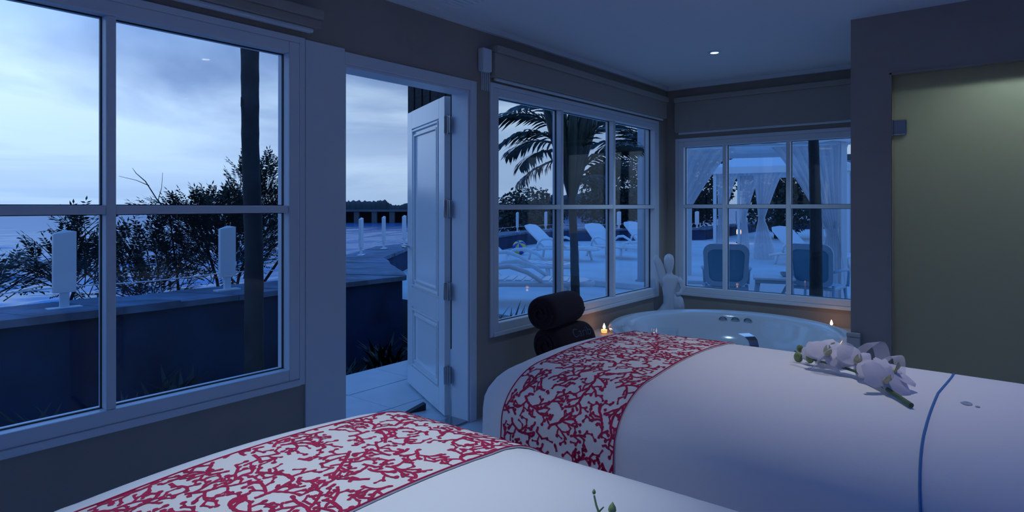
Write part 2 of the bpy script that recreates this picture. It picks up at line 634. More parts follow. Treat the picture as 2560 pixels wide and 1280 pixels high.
# rolled blinds in valances above the windows
def valance(label, plane, a0, a1, zb, zt, proj):
    v = thing('window_valance', label, 'valance', (XA if plane == 'x' else (a0 + a1) / 2, (a0 + a1) / 2 if plane == 'x' else YB, zb), 0, 'blind valances')
    h = (a1 - a0) / 2
    def B(mb, p0, p1, a, b, c, d, bev=0):
        if plane == 'x':
            return mb.box(p0, p1, a, b, c, d, bev)
        return mb.box(a, b, -p1, -p0, c, d, bev)
    H = zt - zb
    B(MB(), .001, proj, -h, h, 0, H - .045, .004).build('fascia', M['valance'], v)
    B(MB(), .001, proj + .022, -h, h, H - .045, H, .008).build('top_rail', M['valance'], v)
    B(MB(), .02, proj - .02, -h + .03, h - .03, -.022, -.001, .008).build('blind_hem', M['white'], v)
    return v
valance('cream blind valance above the big sea window', 'x', -2.2, 1.80, 2.215, 2.30, .075)
valance('cream blind valance above the palm window beside the door', 'x', 3.11, 5.66, 2.20, 2.40, .06)
valance('cream blind valance above the small window behind the tub', 'y', -2.60, -.83, 2.07, 2.40, .05)

# draw-cord box beside the palm window
b = thing('blind_cord_box', 'pale blind mechanism with hanging cords beside the palm window', 'blind cords', (XA, 3.05, 2.10))
MB().box(.001, .05, -.045, .045, .12, .27, .012).build('housing', M['white'], b)
for i in range(5):
    MB().tube([(.03, -.036 + i * .018, .125), (.032, -.037 + i * .018, .06), (.031, -.036 + i * .0185, .0)], .0035, 6).build('cord', M['white'], b)

# ceiling air grille by the cornice
b = thing('ceiling_vent', 'small blue grey air grille in the ceiling above the door', 'vent', (-2.44, 2.52, ZC))
MB().box(-.13, .13, -.16, .16, -.012, -.001, .004).build('vent_frame', M['ceil'], b)
for i in range(6):
    MB().box(-.105 + i * .038, -.085 + i * .038, -.135, .135, -.018, -.012, .002).build('slat', M['ceil'], b)

# ---------------------------------------------------------------- downlights
def downlight(label, x, y, power, ang, blend=.6, col=(1.0, .80, .58), target=None):
    d = thing('downlight', label, 'ceiling lamp', (x, y, ZC), 0, 'recessed ceiling downlights')
    MB().lathe([(.030, -.001), (.048, -.001), (.048, -.006), (.040, -.010), (.030, -.008), (.030, -.001)], 28).build('trim_ring', M['white'], d, smooth=True)
    MB().lathe([(0, -.007), (.030, -.007)], 24).build('lens', M['lens'] if col[0] > .5 else M['lens_blue'], d)
    l = bpy.data.lights.new('downlight_beam', 'SPOT')
    l.energy = power
    l.color = col
    l.spot_size = R(ang)
    l.spot_blend = blend
    l.shadow_soft_size = .03
    o = bpy.data.objects.new('downlight_beam', l)
    COL.objects.link(o)
    o.parent = d
    o.location = (0, 0, -.03)
    if target:
        v = Vector(target) - Vector((x, y, ZC - .03))
        o.rotation_euler = v.to_track_quat('-Z', 'Y').to_euler()
    return d
downlight('lit recessed downlight in the ceiling over the bathtub', -1.79, 4.66, *DL_TUB)
downlight('recessed downlight shining on the coral runner of the front bed', -.98, .80, *DL_BED1)
downlight('recessed downlight shining on the orchid bed', -.50, 2.36, *DL_BED2)
downlight('recessed downlight in the bathroom behind the frosted door', .25, 4.82, *DL_BATH)
for (x, y, w) in ((2.15, -.1, 'beyond the head ends of the beds'), (.9, -1.3, 'behind the front bed'), (1.5, 3.1, 'before the frosted door')):  # fill lamps added out of view to make the room light bluer
    downlight('added blue fill downlight in the ceiling ' + w, x, y, *DL_BLUE_FILL)

# ================================================================== MASSAGE BEDS
BHX, BHY, BR, BB, BZ = 1.02, .525, .23, .15, .858     # half length, half width, edge radius, edge drop, top height
CX_, CY_ = BHX - BR, BHY - BR

def bed_top(x, y):
    cx = max(-CX_, min(CX_, x)); cy = max(-CY_, min(CY_, y))
    return BZ - .014 * (cy / CY_) ** 2 - .008 * (cx / CX_) ** 2

def bed_at(x, y):
    dx = max(abs(x) - CX_, 0); dy = max(abs(y) - CY_, 0)
    r = min(math.hypot(dx, dy) / BR, 1.0)
    return bed_top(x, y) - BB * (1 - math.sqrt(max(0, 1 - r * r)))

def bed_path(x, s):
    """point on the bed at length x; s in metres across: 0 = centre line, negative = towards the camera side"""
    dx = max(abs(x) - CX_, 0)
    ym = math.sqrt(max(BR * BR - dx * dx, 0))
    sg = -1 if s < 0 else 1
    a = abs(s)
    if a <= CY_:
        return Vector((x, s, bed_at(x, s)))
    arc = (BR + BB) * .5 * math.pi / 2 * 1.0
    q = (a - CY_) / arc
    if q <= 1:
        ph = q * math.pi / 2
        y = CY_ + ym * math.sin(ph)
        return Vector((x, sg * y, bed_at(x, y)))
    z = bed_at(x, CY_ + ym) - (a - CY_ - arc)
    return Vector((x, sg * (CY_ + ym + .02 * (q - 1)), z))

def bed_mesh():
    nper = 30
    pts = []
    # perimeter of core rectangle with outward normals
    segs = [((-CX_, -CY_), (CX_, -CY_), 36, -90), ((CX_, -CY_), (CX_, CY_), 16, 0), ((CX_, CY_), (-CX_, CY_), 36, 90), ((-CX_, CY_), (-CX_, -CY_), 16, 180)]
    for (a, b, n, an) in segs:
        for i in range(n):
            t = i / n
            pts.append((a[0] + (b[0] - a[0]) * t, a[1] + (b[1] - a[1]) * t, R(an)))
        for i in range(8):
            pts.append((b[0], b[1], R(an) + math.pi / 2 * i / 8))
    n = len(pts)
    rings = []
    for k in range(1, 7):
        sc = k / 6
        rings.append([(x * sc, y * sc, bed_top(x * sc, y * sc)) for x, y, a in pts])
    for k in range(1, 9):
        ph = math.pi / 2 * k / 8
        rr = BR * math.sin(ph)
        rings.append([(x + rr * math.cos(a), y + rr * math.sin(a), bed_top(x, y) - BB * (1 - math.cos(ph))) for x, y, a in pts])
    for k in range(1, 11):
        q = k / 10
        ring = []
        for i, (x, y, a) in enumerate(pts):
            zt = bed_top(x, y) - BB
            corner = 1.0 if i % 1 == 0 else 0
            wob = (.010 * math.sin(i * .55) + .012 * math.sin(i * .21 + 1)) * q * q + .012 * q
            rr = BR + wob
            ring.append((x + rr * math.cos(a), y + rr * math.sin(a), zt + (.03 - zt) * q))
        rings.append(ring)
    vs = [(0, 0, bed_top(0, 0))]
    for r_ in rings:
        vs += r_
    fs = [(0, 1 + i, 1 + (i + 1) % n) for i in range(n)]
    for k in range(len(rings) - 1):
        for i in range(n):
            a = 1 + k * n + i; b = 1 + k * n + (i + 1) % n
            fs.append((a, a + n, b + n, b))
    return vs, fs

BX = -.44
B1Y, B2Y = .70, 2.035
bed1 = thing('massage_bed', 'white draped massage bed nearest the camera with a bud stem on it', 'bed', (BX, B1Y, 0), 0, 'massage beds')
vs, fs = bed_mesh()
MB().add(vs, fs).build('sheet', M['sheet'], bed1, smooth='full')
pp = MB()
sline = [(-.95 + 1.9 * i / 60) for i in range(61)]
xl = BX * 0 + .265
pp.tube([bed_path(xl + .010 * math.sin(s * 5 + .5) + .012 * math.sin(s * 2.2) + max(0, -s) * .07, s) + Vector((0, 0, .001)) for s in sline], .0032, 6)
fr = MB()
fr.box(-.9, .9, -.33, .33, .45, .58, .02)
for sx in (-1, 1):
    for sy in (-1, 1):
        fr.box(sx * .75 - .03, sx * .75 + .03, sy * .26 - .03, sy * .26 + .03, 0, .46)
fr.build('bed_frame', M['timber'], bed1)
bed2 = dup(bed1, (BX, B2Y, 0), 0, 'white draped massage bed by the bathtub with orchids and a blue piped seam')
pp.build('blue_piping', M['piping'], bed2, smooth=True)['label'] = 'blue piping along the seam of the sheet'
# small embroidered motif on the far bed
def decal_patch(cx, cs, rx, rs, n=10):
    mb = MB()
    c = bed_path(cx, cs) + Vector((0, 0, .0012))
    ring = [bed_path(cx + rx * math.cos(2 * math.pi * i / n) * (1 + .18 * math.sin(3 * i)), cs + rs * math.sin(2 * math.pi * i / n)) + Vector((0, 0, .0012)) for i in range(n)]
    return mb.add([c] + ring, [(0, 1 + i, 1 + (i + 1) % n) for i in range(n)])
M['motif'] = mat('grey_blue_thread', (.34, .40, .52), .8, var=.2, scale=80)
mo = decal_patch(.335, -.055, .012, .018)
mo2 = decal_patch(.358, -.068, .005, .007)
mo.add(mo2.v, mo2.f)
mo.build('embroidered_motif', M['motif'], bed2)

# ---------------------------------------------------------------- coral runner
RX0, RX1 = -BHX + .205, -BHX + .605
RL = .86            # reach of the runner each side of the centre line
def run_pt(u, s, off):
    x = RX0 + u
    p = bed_path(x, s)
    e = .004
    a = bed_path(x + e, s) - bed_path(x - e, s)
    b = bed_path(x, s + e) - bed_path(x, s - e)
    n = a.cross(b)
    n = n.normalized() if n.length > 1e-12 else Vector((0, 0, 1))
    return p + n * off
RW = RX1 - RX0
NU, NV = 24, 150
top = [[run_pt(RW * i / NU, -RL + 2 * RL * j / NV, .0045) for j in range(NV + 1)] for i in range(NU + 1)]

def coral_strokes(W, L, seed):
    rnd = random.Random(seed)
    cell = .008
    occ = {}
    def near(p, r, own):
        ci, cj = int(p[0] / cell), int(p[1] / cell)
        k = int(r / cell) + 1
        for i in range(ci - k, ci + k + 1):
            for j in range(cj - k, cj + k + 1):
                for (q, bid, idx) in occ.get((i, j), ()):
                    if (q[0] - p[0]) ** 2 + (q[1] - p[1]) ** 2 < r * r:
                        if bid in own:
                            continue
                        return True
        return False
    def put(p, bid, idx):
        occ.setdefault((int(p[0] / cell), int(p[1] / cell)), []).append((p, bid, idx))
    strokes = []
    bidc = [0]
    def grow(p, ang, w, steps, depth, parent):
        bid = bidc[0]; bidc[0] += 1
        pts = [p]
        own = {bid, parent}
        kids = []
        turn = rnd.uniform(-.12, .12)
        side = rnd.choice((-1, 1))
        since = 0
        for k in range(steps):
            ang += turn + rnd.uniform(-.28, .28)
            turn += rnd.uniform(-.05, .05)
            turn = max(-.22, min(.22, turn))
            q = (pts[-1][0] + .0065 * math.cos(ang), pts[-1][1] + .0065 * math.sin(ang))
            if not (.002 < q[0] < W - .002 and .002 < q[1] < L - .002):
                break
            if near(q, .0086 if k > 2 else .005, own):
                break
            pts.append(q)
            since += 1
            if depth < 3 and since >= rnd.choice((2, 2, 3, 3)):
                since = 0
                kids.append((q, ang + side * rnd.uniform(.7, 1.15), k))
                side = -side if rnd.random() < .8 else side
        if len(pts) < 2:
            return
        for i, q in enumerate(pts):
            put(q, bid, i)
        strokes.append((pts, w, depth))
        for (q, a, k) in kids:
            left = steps - k
            grow(q, a, w * .82, max(3, int(min(left * .6, 9 - depth * 2))), depth + 1, bid)
    fails = 0
    while fails < 900:
        p = (rnd.uniform(0, W), rnd.uniform(0, L))
        if near(p, .0115, set()):
            fails += 1
            continue
        grow(p, rnd.uniform(0, 6.28), .0043, rnd.randint(8, 30), 0, -1)
    return strokes

def print_mesh():
    mb = MB()
    vs, fs = [], []
    def P(p):
        return run_pt(p[0], p[1] - RL, .0052)
    for (pts, w, depth) in coral_strokes(RW, 2 * RL, 11):
        n = len(pts)
        o = len(vs)
        for i, p in enumerate(pts):
            a = pts[max(i - 1, 0)]; b = pts[min(i + 1, n - 1)]
            t = math.atan2(b[1] - a[1], b[0] - a[0])
            ww = w * (.62 + .38 * abs(math.sin(i * 1.7 + o)))
            if i == n - 1:
                ww = w * 1.05
            for sgn in (-1, 1):
                q = (min(max(p[0] - sgn * ww * math.sin(t), .001), RW - .001), p[1] + sgn * ww * math.cos(t))
                vs.append(tuple(P(q)))
        for i in range(n - 1):
            a = o + 2 * i
            fs.append((a, a + 1, a + 3, a + 2))
        # knobbed tip
        e = pts[-1]
        o = len(vs)
        rr = .0034 + .0022 * ((n * 7 + int(e[0] * 1e4)) % 5) / 4
        vs.append(tuple(P(e)))
        for j in range(6):
            q = (min(max(e[0] + rr * math.cos(j * 1.047), .001), RW - .001), e[1] + rr * 1.15 * math.sin(j * 1.047))
            vs.append(tuple(P(q)))
        fs += [(o, o + 1 + j, o + 1 + (j + 1) % 6) for j in range(6)]
    return mb.add(vs, fs)

rmb = MB()
gv = [tuple(top[i][j]) for i in range(NU + 1) for j in range(NV + 1)]
low = [tuple(run_pt(RW * i / NU, -RL + 2 * RL * j / NV, .0015)) for i in range(NU + 1) for j in range(NV + 1)]
gf = []
K = (NU + 1) * (NV + 1)
for i in range(NU):
    for j in range(NV):
        a = i * (NV + 1) + j
        gf.append((a, a + NV + 1, a + NV + 2, a + 1))
        gf.append((a + K, a + 1 + K, a + NV + 2 + K, a + NV + 1 + K))
for i in range(NU):
    for j in (0, NV):
        a = i * (NV + 1) + j
        gf.append((a, a + NV + 1, a + NV + 1 + K, a + K))
for j in range(NV):
    for i in (0, NU):
        a = i * (NV + 1) + j
        gf.append((a, a + 1, a + 1 + K, a + K))
run1 = thing('bed_runner', 'red coral print runner across the nearest bed, lit by a pool of lamplight', 'runner', (BX, B1Y, 0), 0, 'coral print bed runners')
rmb.add(gv + low, gf).build('runner_cloth', M['runner'], run1, smooth=True)
cp_ = print_mesh().build('coral_print', M['coral'], run1, fix=False)
cp_['label'] = 'crimson branching coral print'
hem = MB()
for u in (.002, RW - .002):
    hem.tube([run_pt(u, -RL + 2 * RL * j / 120, .0045) for j in range(121)], .0022, 5)
hem.build('edge_binding', M['coral'], run1)
run2 = dup(run1, (BX, B2Y, 0), 0, 'red coral print runner hanging over the side of the bed by the bathtub')

# ---------------------------------------------------------------- orchids
def petal(mb, base, direction, up, L, W, curl=.35, cup=.15):
    d = Vector(direction).normalized()
    u = Vector(up)
    u = (u - d * u.dot(d)).normalized()
    s = d.cross(u)
    nu, nv = 6, 4
    def fn(a, b):
        w = W * math.sin(math.pi * min(1, a * .86 + .10)) ** .7
        y = (b - .5) * 2
        p = Vector(base) + d * L * a + s * w * y * .5 + u * (curl * L * a * a - cup * L * y * y * a + .02 * L * math.sin(6 * a + 4 * y))
        return tuple(p)
    mb.grid(fn, nu, nv)

def blossom(root, c, face, size, roll=0.0):
    f = Vector(face).normalized()
    a = Vector((0, 0, 1)) if abs(f.z) < .9 else Vector((1, 0, 0))
    x = f.cross(a).normalized()
    y = x.cross(f).normalized()
    for k, (an, L, W) in enumerate(((90, .85, .6), (210, .85, .55), (330, .85, .55), (10, 1.0, 1.1), (170, 1.0, 1.1))):
        t = R(an + roll)
        d = x * math.cos(t) + y * math.sin(t) + f * .25
        mb = MB()
        petal(mb, Vector(c) + f * (.004 if k > 2 else 0), d, f, size * .5 * L, size * .5 * W, -.18, .12)
        mb.build('petal', M['petal'], root, smooth='full', fix=False)
    mb = MB()
    petal(mb, Vector(c) + f * .004, f + (y * -.6), y, size * .22, size * .18, .4, -.5)
    mb.ball(tuple(Vector(c) + f * size * .07), size * .06, 8)
    mb.build('lip', M['lip'], root, smooth='full')

def zb(x, y, by):
    return bed_at(x - BX, y - by)

orc = thing('orchid_spray', 'white orchid spray with sheer ribbon lying on the bed by the bathtub', 'flowers', (0, 0, 0))
spine = [(-0.576, 2.200), (-0.540, 2.169), (-0.495, 2.138), (-0.432, 2.097), (-0.369, 2.052), (-0.306, 1.980), (-0.261, 1.926), (-0.211, 1.859)]
lift = [.030, .018, .02, .022, .022, .018, .012, .008]
sp = [Vector((x, y, zb(x, y, B2Y) + h)) for (x, y), h in zip(spine, lift)]
MB().tube(sp, [.0025, .003, .0032, .0038, .0042, .005, .006, .0065], 8).build('stem', M['stem'], orc, smooth=True)
for (x, y, h, r_) in ((-0.562, 2.210, .038, .011), (-0.555, 2.160, .018, .014), (-0.531, 2.183, .030, .010), (-0.517, 2.147, .022, .013)):
    MB().ball((x, y, zb(x, y, B2Y) + h), (r_, r_ * .8, r_ * 1.2), 8).build('bud', M['bud'], orc, smooth='full')
blossom(orc, (-0.500, 2.151, zb(-0.500, 2.151, B2Y) + 0.029), (-.1, -.75, .65), 0.095, 15)
blossom(orc, (-0.455, 2.097, zb(-0.455, 2.097, B2Y) + 0.046), (.15, -.55, .8), 0.134, 30)
blossom(orc, (-0.464, 2.187, zb(-0.464, 2.187, B2Y) + 0.044), (.2, -.35, .9), 0.123, -20)
blossom(orc, (-0.373, 2.079, zb(-0.373, 2.079, B2Y) + 0.039), (.3, -.6, .7), 0.129, 50)
blossom(orc, (-0.310, 2.025, zb(-0.310, 2.025, B2Y) + 0.034), (-.2, -.6, .8), 0.118, 0)
blossom(orc, (-0.284, 1.953, zb(-0.284, 1.953, B2Y) + 0.029), (.55, -.55, .55), 0.129, 40)
blossom(orc, (-0.270, 2.002, zb(-0.270, 2.002, B2Y) + 0.044), (.5, -.1, .85), 0.112, 80)
def ribbon(pts, w, wd):
    mb = MB()
    pts = [Vector(p) for p in pts]
    # smooth catmull curve
    cv = []
    for i in range(len(pts) - 1):
        p0, p1, p2, p3 = pts[max(i - 1, 0)], pts[i], pts[i + 1], pts[min(i + 2, len(pts) - 1)]
        for k in range(6):
            t = k / 6
            cv.append(.5 * ((2 * p1) + (p2 - p0) * t + (2 * p0 - 5 * p1 + 4 * p2 - p3) * t * t + (3 * p1 - p0 - 3 * p2 + p3) * t ** 3))
    cv.append(pts[-1])
    wv = Vector(wd).normalized() * w / 2
    vs = []
    for p in cv:
        vs += [tuple(p - wv), tuple(p + wv)]
    mb.add(vs, [(2 * i, 2 * i + 1, 2 * i + 3, 2 * i + 2) for i in range(len(cv) - 1)])
    return mb
z0 = zb(-0.414, 2.088, B2Y)
ribbon([(-0.486, 2.070, z0 + .01), (-0.450, 2.070, z0 + .07), (-0.405, 2.088, z0 + .085), (-0.378, 2.097, z0 + .05), (-0.405, 2.079, z0 + .02)], .045, (.3, 1, .3)).build('ribbon_loop', M['ribbon'], orc, smooth='full', fix=False)
ribbon([(-0.405, 2.079, z0 + .02), (-0.369, 2.124, z0 + .07), (-0.333, 2.151, z0 + .095), (-0.315, 2.133, z0 + .05), (-0.342, 2.106, z0 + .015)], .040, (1, .3, .2)).build('ribbon_loop', M['ribbon'], orc, smooth='full', fix=False)
ribbon([(-0.342, 2.106, z0 + .012), (-0.297, 2.115, z0 + .06), (-0.270, 2.097, z0 + .07), (-0.261, 2.061, z0 + .03)], .030, (1, .5, .2)).build('ribbon_tail', M['ribbon'], orc, smooth='full', fix=False)
ribbon([(-0.486, 2.079, z0 + .01), (-0.522, 2.097, z0 + .012), (-0.567, 2.124, z0 + .006)], .022, (.3, 1, 0)).build('ribbon_tail', M['ribbon'], orc, smooth='full', fix=False)

# bud stems poking into the picture from the front bed
ob = thing('orchid_cutting', 'green orchid stems with two buds lying on the front bed', 'flowers', (0, 0, 0))
def hz(x, y):
    return zb(x, y, B1Y)
def stemline(pts, r0):
    P = [Vector((x, y, hz(x, y) + h)) for x, y, h in pts]
    return MB().tube(P, [r0 * (1 - .4 * i / (len(P) - 1)) for i in range(len(P))][::1], 8)
stemline([(-0.385, 0.675, .006), (-0.445, 0.775, .008), (-0.495, 0.840, .014), (-0.533, 0.880, .024), (-0.547, 0.897, .030)], .0026).build('stem', M['stem'], ob, smooth=True)
stemline([(-0.415, 0.715, .006), (-0.460, 0.795, .014), (-0.478, 0.830, .022), (-0.491, 0.860, .028)], .0026).build('stem', M['stem'], ob, smooth=True)
stemline([(-0.521, 0.865, .020), (-0.518, 0.878, .026)], .0016).build('twiglet', M['stem'], ob, smooth=True)
def bud(x, y, h, r_, tilt):
    mb = MB().at((x, y, hz(x, y) + h), tilt)
    mb.lathe([(0, -r_ * 1.2), (r_ * .6, -r_ * .9), (r_, -.1 * r_), (r_ * .8, r_ * .7), (r_ * .25, r_ * 1.4), (0, r_ * 1.75)], 14)
    return mb.build('bud', M['bud'], ob, smooth='full')
bud(-0.495, 0.865, .033, .0065, (R(-25), R(-10), 0))
bud(-0.550, 0.901, .034, .0032, (R(-30), R(-20), 0)).scale = (1, 1, 1.0)
for i in range(2):
    x, y = -.39 + .05 * i, .62 - .06 * i
    blossom(ob, (x, y, hz(x, y) + .035), (.1, -.3, .95), .09, 40 * i)

# ================================================================== BATH CORNER
TX, TY, TR = -1.755, 4.80, .89
tub = thing('bathtub', 'round white whirlpool bathtub in the window corner', 'bathtub', (TX, TY, 0))
prof_out = [(.60, 0), (.66, .06), (.76, .25), (.83, .36), (.875, .395), (.89, .408), (.887, .42), (.87, .427)]
prof_in = [(.87, .427), (.80, .419), (.775, .407), (.755, .375), (.72, .29), (.66, .19), (.56, .14), (.40, .12), (.2, .116), (0, .115)]
MB().lathe(prof_out, 72).build('outer_shell', M['tub'], tub, smooth='full')
MB().lathe(prof_in, 72).build('basin', M['tub'], tub, smooth='full')
for i, a in enumerate((112, 104, 96)):
    mb = MB().at((.745 * math.cos(R(a)), .745 * math.sin(R(a)), .36), (R(62), 0, R(a - 90 + 180)))
    mb.lathe([(0, .006), (.010, .007), (.014, .002), (.024, .002), (.030, .009), (.033, .004), (.035, -.004)], 20)
    mb.build('water_jet', M['steel'], tub, smooth=True)
MB().at((0, 0, .117)).lathe([(.0, .006), (.03, .005), (.035, 0)], 20).build('drain', M['steel'], tub, smooth=True)

f = thing('bath_faucet', 'curved chrome waterfall faucet on the tub rim', 'faucet', (-1.30, 4.06, .424), R(140))
prof = [(-.0, .0), (.004, .05), (.022, .085), (.06, .102), (.13, .108)]
mb = MB()
def fau(a, b):
    k = a * (len(prof) - 1)
    i = min(int(k), len(prof) - 2); t = k - i
    x = prof[i][0] * (1 - t) + prof[i + 1][0] * t
    z = prof[i][1] * (1 - t) + prof[i + 1][1] * t
    return x, z
th = [.030, .026, .018, .010, .008]
wd = [.030, .031, .033, .036, .040]
vs, fs = [], []
for i in range(17):
    a = i / 16
    x, z = fau(a, 0)
    k = a * 4; j = min(int(k), 3); t = k - j
    T = th[j] * (1 - t) + th[j + 1] * t
    Wd = wd[j] * (1 - t) + wd[j + 1] * t
    x2, z2 = fau(min(a + .03, 1), 0); x1, z1 = fau(max(a - .03, 0), 0)
    tx, tz = x2 - x1, z2 - z1
    l = math.hypot(tx, tz); tx /= l; tz /= l
    nx, nz = -tz, tx
    for (sw, sn) in ((-1, 0), (1, 0), (1, 1), (-1, 1)):
        vs.append((x - nx * T * sn, Wd * sw, z - nz * T * sn))
for i in range(16):
    for j in range(4):
        a, b = 4 * i + j, 4 * i + (j + 1) % 4
        fs.append((a, b, b + 4, a + 4))
fs += [(0, 1, 2, 3), (64, 65, 66, 67)]
mb.add(vs, fs)
mb.build('spout', M['chrome'], f, smooth=30)
MB().at((-.0, 0, 0)).lathe([(0, .006), (.038, .006), (.042, .002), (.042, -.004)], 24).build('base_ring', M['chrome'], f, smooth=True)
MB().tube([(.02, .07, 0), (.02, .07, .04), (.022, .072, .055)], [.016, .014, .012], 16).build('mixer_knob', M['chrome'], f, smooth=True)

# raised tiled ledge filling the corner behind the tub
mb = MB()
def ledge_ring(r_or_box):
    out = []
    for i in range(61):
        a = R(8 + (222 - 8) * i / 60)
        c, s = math.cos(a), math.sin(a)
        if r_or_box == 'in':
            out.append((TX + .80 * c, TY + .80 * s))
        else:
            k = 9
            if c > 1e-6: k = min(k, (XC - TX - .002) / c)
            if c < -1e-6: k = min(k, (XA - TX + .002) / c)
            if s > 1e-6: k = min(k, (YB - TY - .002) / s)
            if s < -1e-6: k = min(k, (3.86 - TY) / s)
            k = max(k, .81)
            out.append((TX + k * c, TY + k * s))
    return out
i_, o_ = ledge_ring('in'), ledge_ring('out')
vs = []
for z in (.0, .35):
    vs += [(x, y, z) for x, y in i_] + [(x, y, z) for x, y in o_]
n = 61
fs = []
for k in range(n - 1):
    fs.append((2 * n + k, 2 * n + k + 1, 3 * n + k + 1, 3 * n + k))
    fs.append((k, k + 1, 2 * n + k + 1, 2 * n + k))
    fs.append((n + k, n + k + 1, 3 * n + k + 1, 3 * n + k))
fs += [(0, n, 3 * n, 2 * n), (n - 1, 2 * n - 1, 4 * n - 1, 3 * n - 1)]
o = mb.add(vs, fs).build('trim_3', M['tile'])
struct(o)

def candle(label, x, y, z):
    c = thing('tea_candle', label, 'candle', (x, y, z), 0, 'lit candles around the bathtub')
    MB().lathe([(0, .001), (.020, .001), (.030, .012), (.034, .035), (.036, .05), (.034, .05), (.031, .035), (.027, .013), (0, .006)], 24).build('glass_cup', M['cup'], c, smooth=True)
    MB().lathe([(0, .012), (.022, .012), (.025, .033), (.022, .036), (0, .034)], 20).build('wax', M['wax'], c, smooth=True)
    MB().tube([(0, 0, .034), (.001, 0, .042)], .0012, 5).build('wick', M['black'], c)
    MB().lathe([(0, .038), (.008, .046), (.011, .055), (.007, .070), (0, .086)], 12).build('flame', M['flame'], c, smooth='full')
    l = bpy.data.lights.new('candle_light', 'POINT')
    l.energy = .05
    l.color = (1.0, .50, .20)
    l.shadow_soft_size = .015
    lo = bpy.data.objects.new('candle_light', l)
    COL.objects.link(lo)
    lo.parent = c
    lo.location = (0, 0, .10)
    return c
M['cup'] = glass_mat('candle_glass', (.98, .93, .86))
candle('lit candle on the ledge left of the tub beside the dark towels', -2.55, 4.33, .351)
candle('lit candle on the ledge right of the tub', -1.19, 5.62, .351)

# hurricane glass on the near rim
g = thing('hurricane_glass', 'clear square glass candle shade on the near side of the tub', 'candle shade', (-1.86, 3.955, .425), R(20))
M['clear'] = glass_mat('clear_glass', (.97, .98, .99))
MB().box(-.085, .085, -.003, .003, 0, .105).build('glass_side', M['clear'], g, loc=(0, -.06, 0))
MB().box(-.085, .085, -.003, .003, 0, .105).build('glass_side', M['clear'], g, loc=(0, .06, 0))
MB().box(-.003, .003, -.057, .057, 0, .105).build('glass_side', M['clear'], g, loc=(-.082, 0, 0))
MB().box(-.003, .003, -.057, .057, 0, .105).build('glass_side', M['clear'], g, loc=(.082, 0, 0))
MB().box(-.079, .079, -.057, .057, 0, .005).build('glass_base', M['clear'], g)
MB().tube([(-.07, -.02, .005), (-.07, -.02, .05), (-.07, -.02, .052)], [.006, .006, .002], 10).build('taper_candle', M['wax'], g, smooth=True)
MB().at((-.07, -.02, .052)).lathe([(0, 0), (.004, .008), (.003, .02), (0, .034)], 8).build('flame', M['flame'], g, smooth='full')

# ---------------------------------------------------------------- sculpture
s = thing('sculpture', 'pale glazed figure sculpture with a raised wing on the tub corner', 'sculpture', (-2.50, 5.48, .351), R(38.8))
def loft(secs, n=16):
    """sections: (x, y, z, rx, ry) ellipses stacked upwards"""
    vs, fs = [], []
    for (x, y, z, rx, ry) in secs:
        for j in range(n):
            a = 2 * math.pi * j / n
            vs.append((x + rx * math.cos(a), y + ry * math.sin(a), z))
    for i in range(len(secs) - 1):
        for j in range(n):
            a, b = i * n + j, i * n + (j + 1) % n
            fs.append((a, b, b + n, a + n))
    fs += [tuple(range(n)), tuple(range((len(secs) - 1) * n, len(secs) * n))]
    return MB().add(vs, fs)
loft([(-.06, 0, 0, .125, .08), (-.055, 0, .02, .12, .078), (-.035, 0, .06, .085, .065), (-.025, 0, .11, .062, .055), (-.03, 0, .17, .055, .05),
      (-.032, 0, .23, .062, .05), (-.025, 0, .29, .075, .05), (-.02, 0, .335, .088, .05), (-.022, 0, .36, .07, .042), (-.028, 0, .378, .032, .03),
      (-.030, 0, .395, .026, .026), (-.032, 0, .41, .030, .030), (-.034, 0, .44, .040, .040), (-.034, 0, .48, .046, .046), (-.034, 0, .52, .046, .046), (-.034, 0, .55, .036, .036), (-.034, 0, .566, .012, .012)], 20).build('figure', M['statue'], s, smooth='full')
wing = MB()
wp = [(-.075, 0, .27), (-.09, 0, .33), (-.105, 0, .40), (-.125, .0, .46), (-.145, 0, .51), (-.155, 0, .54), (-.158, 0, .552)]
wing.tube(wp, [.032, .038, .040, .038, .032, .020, .005], 14, flat=.55, up=(0, 1, 0))
wing.build('wing', M['statue'], s, smooth='full')
arm = MB().tube([(.045, -.01, .345), (.075, -.02, .30), (.085, -.03, .25), (.06, -.05, .21), (.02, -.06, .20)], [.026, .026, .023, .02, .016], 12)
arm.build('arm', M['statue'], s, smooth='full')
loft([(.045, -.03, 0, .055, .05), (.045, -.03, .10, .056, .05), (.040, -.03, .16, .046, .045), (.030, -.03, .20, .02, .02)], 16).build('pedestal', M['statue'], s, smooth='full')
MB().box(-.03, .19, -.10, .05, .0, .012, .005).build('base', M['statue'], s)

# ---------------------------------------------------------------- rolled towels on a stool
st_ = thing('stool', 'low dark stool holding the rolled towels under the palm window', 'stool', (-2.36, 3.48, 0), 0)
MB().box(-.15, .15, -.26, .26, .27, .33, .015).build('stool_seat', M['timber'], st_)
for sx in (-1, 1):
    for sy in (-1, 1):
        MB().box(sx * .12 - .02, sx * .12 + .02, sy * .22 - .02, sy * .22 + .02, 0, .27).build('leg', M['timber'], st_)

